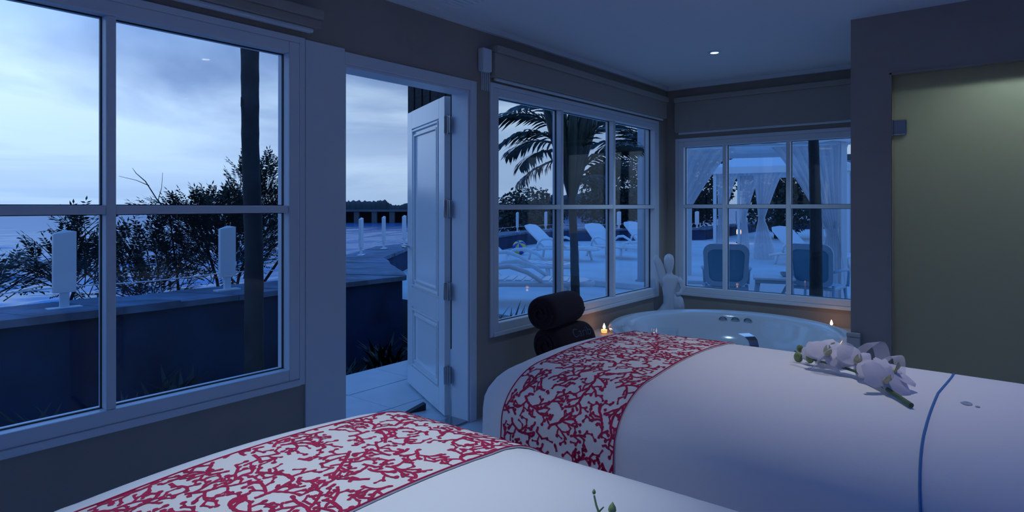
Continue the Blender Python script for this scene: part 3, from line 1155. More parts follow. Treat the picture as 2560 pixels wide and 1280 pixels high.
def towel_roll(label, x, y, z, r_, L, rz, text):
    t = thing('rolled_towel', label, 'towel', (x, y, z), rz, 'dark rolled towels')
    mb = MB().at((0, 0, 0), (R(90), 0, 0))
    prof = [(0, -L / 2 + .012), (r_ * .5, -L / 2 + .004), (r_ * .82, -L / 2), (r_ * .95, -L / 2 + .015), (r_, -L / 2 + .045), (r_ * 1.015, -L / 4), (r_ * 1.01, 0), (r_ * 1.015, L / 4), (r_, L / 2 - .045), (r_ * .95, L / 2 - .015), (r_ * .82, L / 2), (r_ * .5, L / 2 - .004), (0, L / 2 - .012)]
    mb.lathe(prof, 40)
    mb.build('roll', M['towel'], t, smooth='full')
    # spiral fold seen on the ends
    for sy in (-1, 1):
        sp_ = MB()
        pts = []
        for i in range(50):
            a = i / 49 * 4 * math.pi
            q = r_ * (.15 + .72 * i / 49)
            pts.append((q * math.cos(a), sy * (L / 2 + .001), q * math.sin(a)))
        sp_.tube(pts, .006, 6)
        sp_.build('fold', M['towel'], t, smooth=True)
    if text:
        cu = bpy.data.curves.new('lettering', 'FONT')
        cu.body = text
        cu.size = .085
        cu.extrude = .0
        cu.shear = .25
        cu.align_x = 'CENTER'
        cu.align_y = 'CENTER'
        tmp = bpy.data.objects.new('tmp_text', cu)
        COL.objects.link(tmp)
        dg = bpy.context.evaluated_depsgraph_get()
        me = bpy.data.meshes.new_from_object(tmp.evaluated_get(dg))
        bpy.data.objects.remove(tmp)
        bm = bmesh.new()
        bm.from_mesh(me)
        bmesh.ops.subdivide_edges(bm, edges=bm.edges[:], cuts=1)
        # wrap around the room-facing side of the roll
        for v in bm.verts:
            along, upw = v.co.x, v.co.y
            an = R(35) + upw / r_
            rr = r_ * 1.02 + .0015
            v.co = Vector((rr * math.cos(an), along + .045, rr * math.sin(an)))
        bm.to_mesh(me)
        bm.free()
        me.materials.clear()
        me.materials.append(M['towelprint'])
        o = bpy.data.objects.new('lettering', me)
        COL.objects.link(o)
        o.parent = t
    return t
towel_roll('dark maroon rolled towel with stitched lettering, lower of the two', -2.36, 3.50, .331 + .125, .120, .40, R(-6), 'Carib')
towel_roll('dark maroon rolled towel lying on top of the other', -2.40, 3.46, .331 + .125 + .215, .108, .42, R(4), None)

# ---------------------------------------------------------------- small things
b = thing('wall_box', 'cream plastic box fixed low on the corner of the partition wall', 'wall box', (XC + .005, YC, .30))
MB().box(-.022, .052, -.036, -.001, 0, .25, .006).build('housing', M['cream'], b)
MB().box(-.024, .054, -.040, -.001, .251, .275, .006).build('cap', M['cream'], b)
d = MB()
d.add([(0, 0, 0), (.13, 0, 0), (.13, .045, 0), (0, .045, 0), (0, 0, .045), (0, .045, .045)], [(0, 1, 2, 3), (0, 4, 1), (3, 2, 5), (4, 5, 2, 1), (0, 3, 5, 4)])
o = d.build('door_stop', M['black'])
o.location = (-3.12, 2.93, .001)
o.rotation_euler = (0, 0, R(250))
tag(o, 'black rubber wedge on the tiles at the foot of the white door', 'door stop')

# ================================================================== OUTSIDE
# terrace of separate tiles outside the door
tr = thing('terrace_base', 'pale tiled terrace strip outside the open door', 'terrace')
tr['kind'] = 'structure'
TER = -4.22
MB().box(TER, XA - TH, -2.6, 4.6, -.16, -.012).build('slab', M['pale'], tr)
tile_mesh = None
nx = 3
tw = (XA - TH - TER) / nx
for i in range(nx):
    for j in range(12):
        y0 = -2.6 + j * .6
        if tile_mesh is None:
            o = MB().box(.003, tw - .003, .003, .597, -.0115, 0, .003).build('tile', M['tile'], tr)
            tile_mesh = o.data
        else:
            o = bpy.data.objects.new('tile', tile_mesh)
            COL.objects.link(o)
            o.parent = tr
        o.location = (TER + i * tw, y0, random.uniform(-.001, .001))

# sea, garden soil, pool deck
def sea_mat():
    m = bpy.data.materials.new('dusk_sea')
    m.use_nodes = True
    nt = m.node_tree
    nt.nodes.clear()
    o = nt.nodes.new('ShaderNodeOutputMaterial')
    d = nt.nodes.new('ShaderNodeBsdfDiffuse')
    d.inputs[0].default_value = (.045, .125, .30, 1)
    g = nt.nodes.new('ShaderNodeBsdfGlossy')
    g.inputs['Roughness'].default_value = .13
    g.inputs[0].default_value = (.62, .80, 1.0, 1)
    mx = nt.nodes.new('ShaderNodeMixShader')
    mx.inputs[0].default_value = .42
    tc = nt.nodes.new('ShaderNodeTexCoord')
    n = nt.nodes.new('ShaderNodeTexNoise')
    n.inputs['Scale'].default_value = 1.2
    n.inputs['Detail'].default_value = 4
    nt.links.new(tc.outputs['Object'], n.inputs['Vector'])
    b = nt.nodes.new('ShaderNodeBump')
    b.inputs['Strength'].default_value = .4
    b.inputs['Distance'].default_value = .05
    nt.links.new(n.outputs['Fac'], b.inputs['Height'])
    nt.links.new(b.outputs[0], d.inputs['Normal'])
    nt.links.new(b.outputs[0], g.inputs['Normal'])
    nt.links.new(d.outputs[0], mx.inputs[1])
    nt.links.new(g.outputs[0], mx.inputs[2])
    nt.links.new(mx.outputs[0], o.inputs[0])
    return m
SEA = -2.64
GZ = -.55
# rippled water near the shore (fan of rows widening with distance), flat beyond
wr = random.Random(4)
waves = [(wr.uniform(.8, 1.5) * k, R(wr.uniform(-16, 16)), wr.uniform(0, 6.28)) for k in (.6, .7, .8, 1, 1.2, 1.5)]
def swell(x, y):
    d = math.hypot(x, y)
    h = 0
    for (wl, an, ph) in waves:
        w_ = wl * (1 + d / 60)
        k_ = 6.283 / w_
        h += .020 * w_ * math.sin(k_ * (x * math.cos(an) + y * math.sin(an)) + ph + 2.0 * math.sin(y * .31 / (1 + d / 45) + ph))
    return h * 1.0
rows, cols = 420, 240
def seapt(a, b):
    r_ = 8.0 * (190 / 8.0) ** a
    t = R(-101 + 88 * b)
    x, y = r_ * math.sin(t), r_ * math.cos(t)
    fade = 1 - max(0, min(1, (a - .60) / .35))
    return (x, y, SEA + swell(x, y) * fade)
smb = MB().grid(seapt, rows, cols)
o = len(smb.v)
smb.add([(-2500, -1500, SEA - .12), (-3.5, -1500, SEA - .12), (-3.5, 2500, SEA - .12), (-2500, 2500, SEA - .12)], [(0, 1, 2, 3)])
o = smb.build('sea', sea_mat(), smooth='full')
tag(o, 'rippled grey blue sea stretching to the horizon', 'sea', kind='stuff')

WALL = [(-6.6, -3.5), (-6.6, 5.3), (-8.95, 6.9), (-10.85, 9.3), (-12.2, 13.2), (-13.7, 17.2), (-14.2, 20.2), (-10.2, 24.6), (-10.7, 29.5), (-11.6, 37), (-8, 44)]
inner = WALL
o = MB().prism([(-4.22, -3.6)] + [(x + .2, y) for x, y in WALL[:3]] + [(-8.3, 6.2), (-4.22, 6.0)], -2.9, GZ)
o = o.build('garden_bed', M['soil']); struct(o)
deckpoly = [(-4.3, 6.05), (-8.4, 6.25)] + [(x + .15, y) for x, y in WALL[2:]] + [(12, 44), (12, 6.05)]
o = MB().prism(deckpoly, -2.9, 0.0).build('pool_deck', M['deck']); struct(o)
o = MB().box(-4.3, 4.0, 6.01, 6.08, -2.9, -.001).build('deck_kerb', M['deck']); struct(o)

# sea wall with a slate cap, built in lengths
def offset_quad(a, b, w):
    a, b = Vector(a), Vector(b)
    d = (b - a).normalized()
    n = Vector((-d.y, d.x))
    return a, b, n
sw = thing('sea_wall', 'low dark masonry wall with a weathered slate cap along the sea', 'wall')
sw['kind'] = 'structure'
def mitre(i, w):
    p = Vector(WALL[i])
    if i == 0:
        d = (Vector(WALL[1]) - p).normalized()
    elif i == len(WALL) - 1:
        d = (p - Vector(WALL[i - 1])).normalized()
    else:
        d = ((Vector(WALL[i + 1]) - p).normalized() + (p - Vector(WALL[i - 1])).normalized()).normalized()
    n = Vector((-d.y, d.x))
    k = 1.0
    if 0 < i < len(WALL) - 1:
        d2 = (Vector(WALL[i + 1]) - p).normalized()
        k = 1 / max(.4, n.dot(Vector((-d2.y, d2.x))))
    return p + n * w * k
CAPZ = .46
for i in range(len(WALL) - 1):
    q = [mitre(i, -.36), mitre(i + 1, -.36), mitre(i + 1, .36), mitre(i, .36)]
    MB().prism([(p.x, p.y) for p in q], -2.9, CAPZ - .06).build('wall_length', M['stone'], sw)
    # cap stones with uneven edges
    L = (Vector(WALL[i + 1]) - Vector(WALL[i])).length
    n = max(1, int(L / (.55 if L > 8 and i == 0 else .9)))
    a0, a1 = mitre(i, -.41), mitre(i, .41)
    b0, b1 = mitre(i + 1, -.41), mitre(i + 1, .41)
    for k in range(n):
        t0, t1 = k / n + .004 / L, (k + 1) / n - .004 / L
        j = lambda: random.uniform(-.025, .025)
        pa, pb = a0.lerp(b0, t0), a0.lerp(b0, t1)
        pc, pd = a1.lerp(b1, t1), a1.lerp(b1, t0)
        poly = []
        for (s0, s1) in ((pa, pb), (pb, pc), (pc, pd), (pd, pa)):
            for e in range(3):
                p = s0.lerp(s1, e / 3)
                poly.append((p.x + j() * (e > 0), p.y + j() * .4))
        dz = random.uniform(-.008, .008)
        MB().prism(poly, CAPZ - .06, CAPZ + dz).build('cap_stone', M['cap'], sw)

# white bollards on the wall, joined by a wire
posts = [(-6.58, .25), (-6.55, 1.86), (-6.62, 3.36), (-6.6, 4.55), (-9.4, 7.28), (-10.45, 8.68), (-11.05, 9.78), (-12.1, 12.9), (-13.0, 15.2), (-13.75, 17.4), (-14.1, 19.6),
         (-12.4, 22.2), (-10.3, 24.9), (-10.45, 27.2), (-10.65, 29.4), (-10.95, 31.4), (-11.2, 33.4), (-11.5, 35.6)]
lab = ['beyond the left end of the window', 'left one in the sea window', 'next to the thick palm trunk', 'behind the door pier', 'leftmost through the doorway', 'middle one through the doorway', 'nearest the dark pillar', 'behind the open door leaf', 'behind the wall beside the door', 'left of two above the loungers', 'right of two above the loungers', 'behind the lone lounger', 'left of the far cabana, nearest', 'second from the nearest, left of the far cabana', 'first of four behind the far cabana curtain', 'second of four behind the far cabana curtain', 'third of four behind the far cabana curtain', 'last of four behind the far cabana curtain']
proto = None
for i, (x, y) in enumerate(posts):
    a = math.atan2(y - posts[max(i - 1, 0)][1], x - posts[max(i - 1, 0)][0]) if i else R(90)
    if i == 4:
        a = math.atan2(posts[5][1] - y, posts[5][0] - x)
    txt = 'white post on the sea wall, ' + lab[i]
    if proto is None:
        proto = thing('bollard_post', txt, 'post', (x, y, CAPZ), a, 'white posts on the sea wall')
        MB().box(-.035, .035, -.016, .016, -.02, .15).build('foot', M['resin'], proto)
        mb = MB()
        q, p = .086, .022
        mb.add([(-q, -p, .14), (q, -p, .14), (q, p, .14), (-q, p, .14), (-q, -p, .655), (q, -p, .675), (q, p, .675), (-q, p, .655), (0, 0, .69)],
               [(0, 3, 2, 1), (0, 1, 5, 4), (1, 2, 6, 5), (2, 3, 7, 6), (3, 0, 4, 7), (4, 5, 8), (5, 6, 8), (6, 7, 8), (7, 4, 8)])
        mb.build('shaft', M['resin'], proto)
        MB().box(-.13, .13, -.05, .05, -.012, .012, .004).build('base_plate', M['resin'], proto)
    else:
        dup(proto, (x, y, CAPZ), a, txt)
wpts = []
mb = MB()
for i in range(len(posts) - 1):
    a, b = Vector((*posts[i], CAPZ + .19)), Vector((*posts[i + 1], CAPZ + .19))
    if i == 3:
        continue
    mb.tube([a + (b - a) * (k / 6) + Vector((0, 0, -.02 * math.sin(math.pi * k / 6))) for k in range(7)], .006, 5)
o = mb.build('guard_wire', M['resin'])
tag(o, 'thin pale wire strung between the white posts on the sea wall', 'wire')

# ---------------------------------------------------------------- far shore
def ridge(name, label, pts, depth, m, base, cat):
    """pts: (x, y, height) along a shoreline; rounded wooded bank with real depth"""
    rnd = random.Random(len(label))
    mb = MB()
    vs, fs = [], []
    prof = [(0, 0), (.06, .45), (.16, .8), (.35, 1.0), (.7, .85), (1, 0)]
    fine = []
    for i in range(len(pts) - 1):
        for k in range(10):
            t = k / 10
            fine.append([pts[i][c] * (1 - t) + pts[i + 1][c] * t for c in range(3)])
    fine.append(list(pts[-1]))
    for i, (x, y, h) in enumerate(fine):
        out = Vector((x, y)).normalized()
        hh = h * (1 + rnd.uniform(-.05, .05))
        for (d, z) in prof:
            vs.append((x + out.x * depth * d, y + out.y * depth * d, base + max(0, hh) * z * (1 + rnd.uniform(-.02, .02))))
    n = len(prof)
    for i in range(len(fine) - 1):
        for j in range(n - 1):
            a = i * n + j
            fs.append((a, a + 1, a + n + 1, a + n))
    mb.add(vs, fs)
    o = mb.build(name, m, smooth=True)
    return tag(o, label, cat)
def pol(px, depth):
    th = math.atan((px - 1280) / 1578.0)
    d = depth / math.cos(th)
    az = th - R(38.8)
    return d * math.sin(az), d * math.cos(az)
def rp(lst, depth):
    out = []
    for px, py in lst:
        x, y = pol(px, depth)
        out.append((x, y, (CAMZ - SEA) + (515 - py) / 1578.0 * depth))
    return out
ridge('headland', 'dark wooded headland across the water seen through the open door', rp([(770, 512), (830, 506), (862, 503), (885, 501), (930, 502), (965, 500), (978, 511), (1000, 514), (1015, 508), (1030, 502), (1080, 498), (1140, 496)], 190), 40, M['hill'], SEA, 'headland')
ridge('hillside', 'low dark wooded hill behind the loungers', rp([(1225, 520), (1268, 511), (1300, 507), (1330, 500), (1370, 492), (1420, 484), (1480, 478), (1560, 470), (1640, 465), (1720, 462)], 260), 60, M['hill'], SEA, 'hill')
pr = thing('pier', 'long grey pier on pillars below the wooded headland', 'pier')
A = Vector((*pol(800, 152), 0)); B_ = Vector((*pol(1120, 152), 0))
dd = (B_ - A).normalized(); nn = Vector((dd.y, -dd.x, 0))
an = math.atan2(dd.y, dd.x)
Lp = (B_ - A).length
MB().at(tuple(A), (0, 0, an)).box(0, Lp, -3, 3, CAMZ - 1.35, CAMZ - .95).build('pier_deck', M['pier'], pr)
MB().at(tuple(A), (0, 0, an)).box(0, Lp, 2.0, 3, SEA - .5, CAMZ - 1.35).build('pier_core', M['hill'], pr)
k = 0
while k * 4.2 < Lp - 1:
    MB().at(tuple(A), (0, 0, an)).box(k * 4.2 + .4, k * 4.2 + 1.6, -2.6, -1.6, SEA - .5, CAMZ - 1.35).build('pier_leg', M['pier'], pr)
    k += 1

# ---------------------------------------------------------------- foliage helpers
def leaflet(vs, fs, p, d, up, L, w):
    d = d.normalized()
    s = d.cross(up)
    s = s.normalized() if s.length > 1e-5 else Vector((1, 0, 0))
    o = len(vs)
    m = p + d * L * .45
    vs += [tuple(p), tuple(m + s * w), tuple(p + d * L), tuple(m - s * w)]
    fs.append((o, o + 1, o + 2, o + 3))

def bush(name, label, blobs, n, twig_base, pinn=9, ll=.085, lw=.013, leafm='leaf', group=None, seed=1):
    rnd = random.Random(seed)
    root = thing(name, label, 'shrub', twig_base, 0, group)
    tb = Vector(twig_base)
    vs, fs = [], []
    tw = MB()
    tot = sum(b[2] for b in blobs)
    for (c, r_, wgt) in blobs:
        c = Vector(c); nb = max(2, int(n * wgt / tot))
        hub = c - Vector((0, 0, r_[2] * .8))
        tw.tube([tuple(Vector((0, 0, 0))), tuple((hub - tb) * .5 + Vector((rnd.uniform(-.08, .08), rnd.uniform(-.08, .08), .03))), tuple(hub - tb)], [.03, .02, .014], 6)
        for k in range(nb):
            while True:
                q = Vector((rnd.uniform(-1, 1), rnd.uniform(-1, 1), rnd.uniform(-1, 1)))
                if .05 < q.length < 1:
                    break
            p = c + Vector((q.x * r_[0], q.y * r_[1], q.z * r_[2]))
            out = (p - hub).normalized()
            d = (out + Vector((rnd.uniform(-.6, .6), rnd.uniform(-.6, .6), rnd.uniform(-.35, .45)))).normalized()
            L = ll * pinn * rnd.uniform(.28, .42)
            if rnd.random() < .45:
                tw.tube([tuple(p - d * L * 1.2 - Vector((0, 0, .05)) - tb), tuple(p - tb), tuple(p + d * L - tb)], [.006, .004, .002], 4, cap=False)
            side = d.cross(Vector((0, 0, 1)))
            side = side.normalized() if side.length > .01 else Vector((1, 0, 0))
            upv = side.cross(d)
            for i in range(pinn):
                t = (i + 1) / pinn
                b = p + d * L * t + Vector((0, 0, -.10 * L * t * t)) - tb
                for sg in (-1, 1):
                    dl = (side * sg + d * rnd.uniform(.5, .9) + Vector((0, 0, rnd.uniform(-.55, .05))))
                    leaflet(vs, fs, b, dl, upv, ll * (1.1 - .5 * abs(t - .45)) * rnd.uniform(.8, 1.2), lw * rnd.uniform(.8, 1.2))
            leaflet(vs, fs, p + d * L - tb, d, upv, ll, lw)
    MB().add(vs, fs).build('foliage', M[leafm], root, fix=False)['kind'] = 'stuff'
    tw.build('stems', M['twig'], root)
    return root

bush('seaside_shrub', 'feathery dark shrub growing beyond the sea wall beside the palm trunk',
     [((-8.0, 4.05, .95), (.5, .95, .55), 10), ((-8.1, 3.15, .60), (.4, .65, .50), 4.5), ((-8.1, 4.55, 1.55), (.35, .36, .50), 3), ((-8.0, 5.05, 1.25), (.3, .35, .40), 2), ((-8.0, 3.7, 1.28), (.3, .7, .16), 2)],
     1250, (-8.1, 4.1, -.4), seed=3, pinn=8, ll=.07, lw=.010)
bush('seaside_shrub', 'sparse low shrub beyond the wall behind the leftmost white post',
     [((-7.9, 1.45, .66), (.4, .75, .22), 5), ((-7.9, 2.35, .72), (.35, .45, .30), 5), ((-8.0, 2.45, 1.12), (.15, .2, .12), 1), ((-7.8, .7, .6), (.35, .5, .2), 2)],
     300, (-7.95, 2.0, -.4), seed=5, pinn=8, ll=.075, lw=.011)
tw = thing('bare_twigs', 'thin bare forked twigs rising against the sky above the shrub', 'twigs', (-8.0, 3.25, .9))
MB().tube([(0, .10, .35), (0, -.05, .55), (0, -.17, .75), (0, -.27, .84), (0, -.31, .90)], [.009, .007, .006, .004, .002], 5).build('twig', M['twig'], tw)
MB().tube([(0, -.13, .70), (0, -.27, .76), (0, -.45, .80)], [.005, .003, .002], 5).build('twig', M['twig'], tw)
MB().tube([(0, -.03, .53), (.0, .01, .68), (.0, .02, .86)], [.005, .003, .002], 5).build('twig', M['twig'], tw)
MB().tube([(0, .30, -1.2), (0, .2, -.5), (0, .10, .35)], [.02, .014, .009], 6).build('twig', M['twig'], tw)

# ---------------------------------------------------------------- palms
def frond(L, droop, nl, lw, ll, seed, rise=.55):
    """frond in its own frame: starts at origin, leaves along +x, rises then arches down"""
    rnd = random.Random(seed)
    vs, fs = [], []
    sp_ = []
    for i in range(13):
        t = i / 12
        sp_.append(Vector((L * (t - .12 * t * t), 0, L * (rise * t - droop * t * t))))
    for k in range(nl):
        t = .14 + .86 * k / (nl - 1)
        f = t * 12; i = min(int(f), 11)
        p = sp_[i].lerp(sp_[i + 1], f - i)
        d = (sp_[i + 1] - sp_[i]).normalized()
        for sg in (-1, 1):
            l = ll * (math.sin(math.pi * (t * .80 + .14)) ** .6) * rnd.uniform(.85, 1.1)
            dirv = Vector((0, sg, 0)) * .85 + d * rnd.uniform(.55, .8) + Vector((0, 0, rnd.uniform(-.15, .15)))
            dirv.normalize()
            # leaflet bends down along its length: three segments
            up = Vector((0, 0, 1))
            s = dirv.cross(up).normalized()
            o = len(vs)
            w = lw * rnd.uniform(.8, 1.15)
            q = p.copy(); dv = dirv.copy()
            for e, ww in enumerate((.4, 1.0, .85, .0)):
                vs += [tuple(q + s * w * ww), tuple(q - s * w * ww)]
                q = q + dv * l / 3
                dv = (dv + Vector((0, 0, -.34 - .12 * rnd.random()))).normalized()
            for e in range(3):
                fs.append((o + 2 * e, o + 2 * e + 1, o + 2 * e + 3, o + 2 * e + 2))
    mb = MB().add(vs, fs)
    mb.tube([tuple(p) for p in sp_], [.020 * (1 - .8 * i / 12) for i in range(13)], 6)
    return mb

def palm(label, base, trunk, rads, fronds, group='palm trees', shaft=True):
    """trunk: list of points relative to base, fronds: (azimuth deg, pitch deg, length, droop)"""
    t = thing('palm_tree', label, 'palm tree', base, 0, group)
    # ringed trunk
    pts, rr = [], []
    n = 46
    for i in range(n + 1):
        f = i / n * (len(trunk) - 1); j = min(int(f), len(trunk) - 2); u = f - j
        p = Vector(trunk[j]).lerp(Vector(trunk[j + 1]), u)
        pts.append(p)
        rr.append((rads[j] * (1 - u) + rads[j + 1] * u) * (1.035 if i % 3 == 0 else 1.0))
    MB().tube(pts, rr, 14).build('trunk', M['bark'], t, smooth='full')
    top = Vector(trunk[-1])
    for k, fd in enumerate(fronds):
        az, pitch, L, droop = fd[:4]
        big = len(fd) > 4
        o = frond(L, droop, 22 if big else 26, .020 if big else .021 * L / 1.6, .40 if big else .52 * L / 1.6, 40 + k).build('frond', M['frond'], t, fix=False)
        o.location = top + Vector((0, 0, random.uniform(-.05, .10)))
        if big:
            o.location = Vector((top.x + fd[5] * math.cos(R(az)), top.y + fd[5] * math.sin(R(az)), fd[4]))
        o.rotation_euler = (R(random.uniform(-25, 25)), R(-pitch), R(az))
    return t
palm('tall palm with a thick trunk standing behind the sea window', (-5.60, 3.10, -.05), [(.02, -.01, -.5), (.0, .0, 1.0), (-.03, -.02, 2.0), (-.02, -.03, 3.0), (-.02, -.02, 5.2)], [.088, .082, .077, .080, .07],
     [(a, 20 + 15 * (i % 3), 1.9, .55) for i, a in enumerate(range(0, 360, 45))])
p = bpy.data.objects['palm_tree']
MB().tube([(-.01, -.075, 2.23), (-.02, -.105, 2.34), (-.02, -.115, 2.42)], [.018, .016, .004], 6).build('leaf_scar', M['bark'], p)

pm = palm('slim palm with arching fronds in front of the pool loungers', (-4.50, 6.92, 0), [(.0, .0, 0), (-.02, -.01, .9), (-.05, -.02, 1.45), (-.05, -.01, 1.6)], [.062, .052, .05, .055],
     [(215, 25, 1.0, .80, 2.30, .18), (235, 10, .95, .75, 2.15, .15), (200, -5, .85, .6, 2.15, .15), (250, -20, .8, .5, 2.05, .12), (180, 40, 1.1, .9, 2.35, .15), (218, -45, .75, .3, 2.0, .10),
      (30, 22, .95, .55, 1.80, .08), (52, 5, .85, .5, 1.75, .08), (20, 45, 1.1, .6, 1.95, .10), (70, -12, .7, .5, 1.72, .08), (40, -35, .6, .4, 1.70, .06),
      (205, 66, 1.6, .6, 2.45, .2), (150, 66, 1.6, .6, 2.45, .2), (100, 60, 1.5, .6, 2.45, .2), (40, 62, 1.6, .7, 2.45, .25), (350, 62, 1.6, .6, 2.45, .2), (290, 62, 1.6, .6, 2.45, .2), (250, 60, 1.5, .7, 2.45, .2)])
# the fibrous V of old leaf bases
for k in range(11):
    an = 2 * math.pi * k / 11 + .2
    c_, s_ = math.cos(an), math.sin(an)
    q = .85 + .3 * ((k * 7) % 5) / 4
    MB().tube([(-.05, -.01, 1.40), (-.05 + .05 * c_, -.01 + .05 * s_, 1.62), (-.05 + .13 * c_ * q, -.01 + .13 * s_ * q, 1.95), (-.05 + .22 * c_ * q, -.01 + .22 * s_ * q, 2.30), (-.05 + .33 * c_ * q, -.01 + .33 * s_ * q, 2.62)], [.045, .055, .075, .085, .05], 8, flat=.8).build('leaf_base', M['frond'], pm, smooth='full')
palm('palm with fronds reaching into the right of the palm window', (-5.47, 10.95, 0), [(0, 0, 0), (.03, .0, 1.2), (.05, 0, 2.1)], [.08, .07, .07],
     [(215, 25, 1.5, .8), (240, 45, 1.6, .8), (190, 50, 1.6, .75), (160, 30, 1.5, .85), (262, 20, 1.4, .8), (175, 62, 1.6, .6), (110, 60, 1.3, .7), (135, 45, 1.5, .8), (228, 5, 1.3, .8), (285, 70, 1.2, .7)])
palm('bare dark palm trunk standing before the small window behind the tub', (-1.63, 7.02, 0), [(.0, .0, 0), (-.005, .01, 1.2), (-.03, .0, 2.2), (-.04, 0, 4.2)], [.066, .056, .048, .045],
     [(a, 25 + 15 * (i % 3), 1.6, .6) for i, a in enumerate(range(0, 360, 45))])

# ---------------------------------------------------------------- garden plants in the dark bed
def clump(name, label, loc, n, L, seed, cat='plant', group='leafy plants in the dark bed', w=.022, spread=.6):
    rnd = random.Random(seed)
    root = thing(name, label, cat, loc, 0, group)
    vs, fs = [], []
    for k in range(n):
        a = rnd.uniform(0, 6.28)
        l = L * rnd.uniform(.55, 1.15)
        tilt = rnd.uniform(.1, spread)
        d = Vector((math.cos(a) * tilt, math.sin(a) * tilt, 1)).normalized()
        p = Vector((rnd.uniform(-.14, .14), rnd.uniform(-.14, .14), 0))
        s = Vector((-math.sin(a), math.cos(a), 0))
        o = len(vs)
        for e, ww in enumerate((.35, 1, .8, 0.05)):
            vs += [tuple(p + s * w * ww), tuple(p - s * w * ww)]
            p = p + d * l / 3
            d = (d + Vector((math.cos(a), math.sin(a), -.5)) * .28).normalized()
        for e in range(3):
            fs.append((o + 2 * e, o + 2 * e + 1, o + 2 * e + 3, o + 2 * e + 2))
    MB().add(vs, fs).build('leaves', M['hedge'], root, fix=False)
    return root
rnd = random.Random(21)
protos = [clump('garden_plant', 'leafy plant in the dark bed between terrace and sea wall', (-4.6, 2.6, GZ), 46, .42, s) for s in (1, 2, 3)]
for o, (x, y) in zip(protos, ((-4.55, 2.6), (-4.8, 3.4), (-4.72, 3.95))):
    o.location = (x, y, GZ)
spots = []
while len(spots) < 22:
    x = rnd.uniform(-5.9, -4.45)
    y = rnd.uniform(.6, 5.7)
    if (x + 5.6) ** 2 + (y - 3.1) ** 2 < .16 or (x + 4.7) ** 2 + (y - 4.62) ** 2 < .25 or y > 5.2 and x > -4.95:
        continue
    if any((x - a) ** 2 + (y - b) ** 2 < .12 for a, b in spots + [(-4.55, 2.6), (-4.8, 3.4), (-4.72, 3.95)]):
        continue
    spots.append((x, y))
for i, (x, y) in enumerate(spots):
    dup(protos[i % 3], (x, y, GZ), rnd.uniform(0, 6.28), 'leafy plant in the dark bed between terrace and sea wall', rnd.uniform(.7, 1.15))
for i, (x, y) in enumerate(((-4.58, 5.42), (-4.74, 5.62), (-4.45, 5.66), (-4.25, 5.52))):
    clump('border_plant', 'low dark plant below the loungers at the foot of the palm window', (x, y, GZ), 40, .78, 60 + i, spread=.25, group='border plants below the palm window')

# dark timber pillar beyond the door leaf
pl = thing('pillar', 'dark timber pillar beyond the open white door', 'pillar', (-4.70, 4.62, GZ))
MB().box(-.21, .21, -.21, .21, 0, 3.9, .01).build('shaft', M['timber'], pl)
for i in range(4):
    MB().box(-.215 + i * .115, -.215 + i * .115 + .09, -.222, -.21, .1, 3.8, .004).build('board', M['timber'], pl)
    MB().box(.21, .222, -.215 + i * .115, -.215 + i * .115 + .09, .1, 3.8, .004).build('board', M['timber'], pl)
MB().box(-.24, .24, -.24, .24, 3.9, 4.0, .01).build('cap', M['timber'], pl)

# white square column outside the palm window
pc = thing('column', 'white square column standing on the deck at the right of the palm window', 'column', (-4.92, 9.74, 0), R(12))
MB().box(-.12, .12, -.12, .12, .12, 3.4, .008).build('shaft', M['pale'], pc)
MB().box(-.15, .15, -.15, .15, 0, .12, .01).build('plinth', M['pale'], pc)
MB().box(-.15, .15, -.15, .15, 3.4, 3.5, .01).build('capital', M['pale'], pc)

# ---------------------------------------------------------------- sun loungers
def make_lounger(label, loc, rz, back=52):
    """local: feet at +x, head at -x, 1.9 m long"""
    t = thing('sun_lounger', label, 'sun lounger', loc, rz, 'white resin sun loungers on the pool deck')
    W = .32
    # seat platform with rounded foot
    mb = MB()
    poly = [(-.35, -W), (.75, -W), (.90, -W * .75), (.96, 0), (.90, W * .75), (.75, W), (-.35, W)]
    mb.prism(poly, .31, .345)
    mb.build('seat', M['resin'], t)
    for i in range(9):
        MB().box(-.30 + i * .125, -.21 + i * .125, -W + .05, W - .05, .346, .356, .004).build('slat', M['resin'], t)
    rail = MB()
    for s in (-1, 1):
        rail.tube([(-.95, s * W, .20), (-.6, s * W, .27), (-.2, s * (W + .02), .30), (.5, s * (W + .02), .31), (.85, s * W * .85, .31), (.98, s * W * .4, .30), (1.0, 0, .30)], .035, 8)
    rail.build('side_rail', M['resin'], t, smooth='full')
    # raised back
    b = R(back)
    bk = MB().at((-.34, 0, .33), (0, b, 0))
    poly2 = [(-.82, -W * .7), (-.76, -W * .9), (0, -W * .95), (0, W * .95), (-.76, W * .9), (-.82, W * .7)]
    bk.prism(poly2, -.015, .02)
    bko = bk.build('backrest', M['resin'], t)
    rim = MB().at((-.34, 0, .33), (0, b, 0))
    rim.tube([(0, -W * .95, 0), (-.70, -W * .92, 0), (-.80, -W * .75, 0), (-.835, 0, 0), (-.80, W * .75, 0), (-.70, W * .92, 0), (0, W * .95, 0)], .024, 8)
    rim.build('backrest_rim', M['resin'], t, smooth='full')
    for s in (-1, 1):
        arm = MB().tube([(-.52, s * (W + .05), .30), (-.46, s * (W + .06), .44), (-.32, s * (W + .065), .53), (-.10, s * (W + .065), .55), (.14, s * (W + .06), .47), (.34, s * (W + .04), .34)], [.026, .03, .034, .036, .032, .026], 8)
        arm.build('armrest', M['resin'], t, smooth='full')
        for x in (-.72, .62):
            MB().tube([(x, s * W * .92, .28), (x + (.06 if x > 0 else -.06), s * (W + .01), 0)], [.04, .028], 8).build('leg', M['resin'], t, smooth='full')
    return t
L0 = make_lounger('nearest white lounger in the palm window, behind the palm trunk', (-5.45, 6.98, 0), R(30), 40)
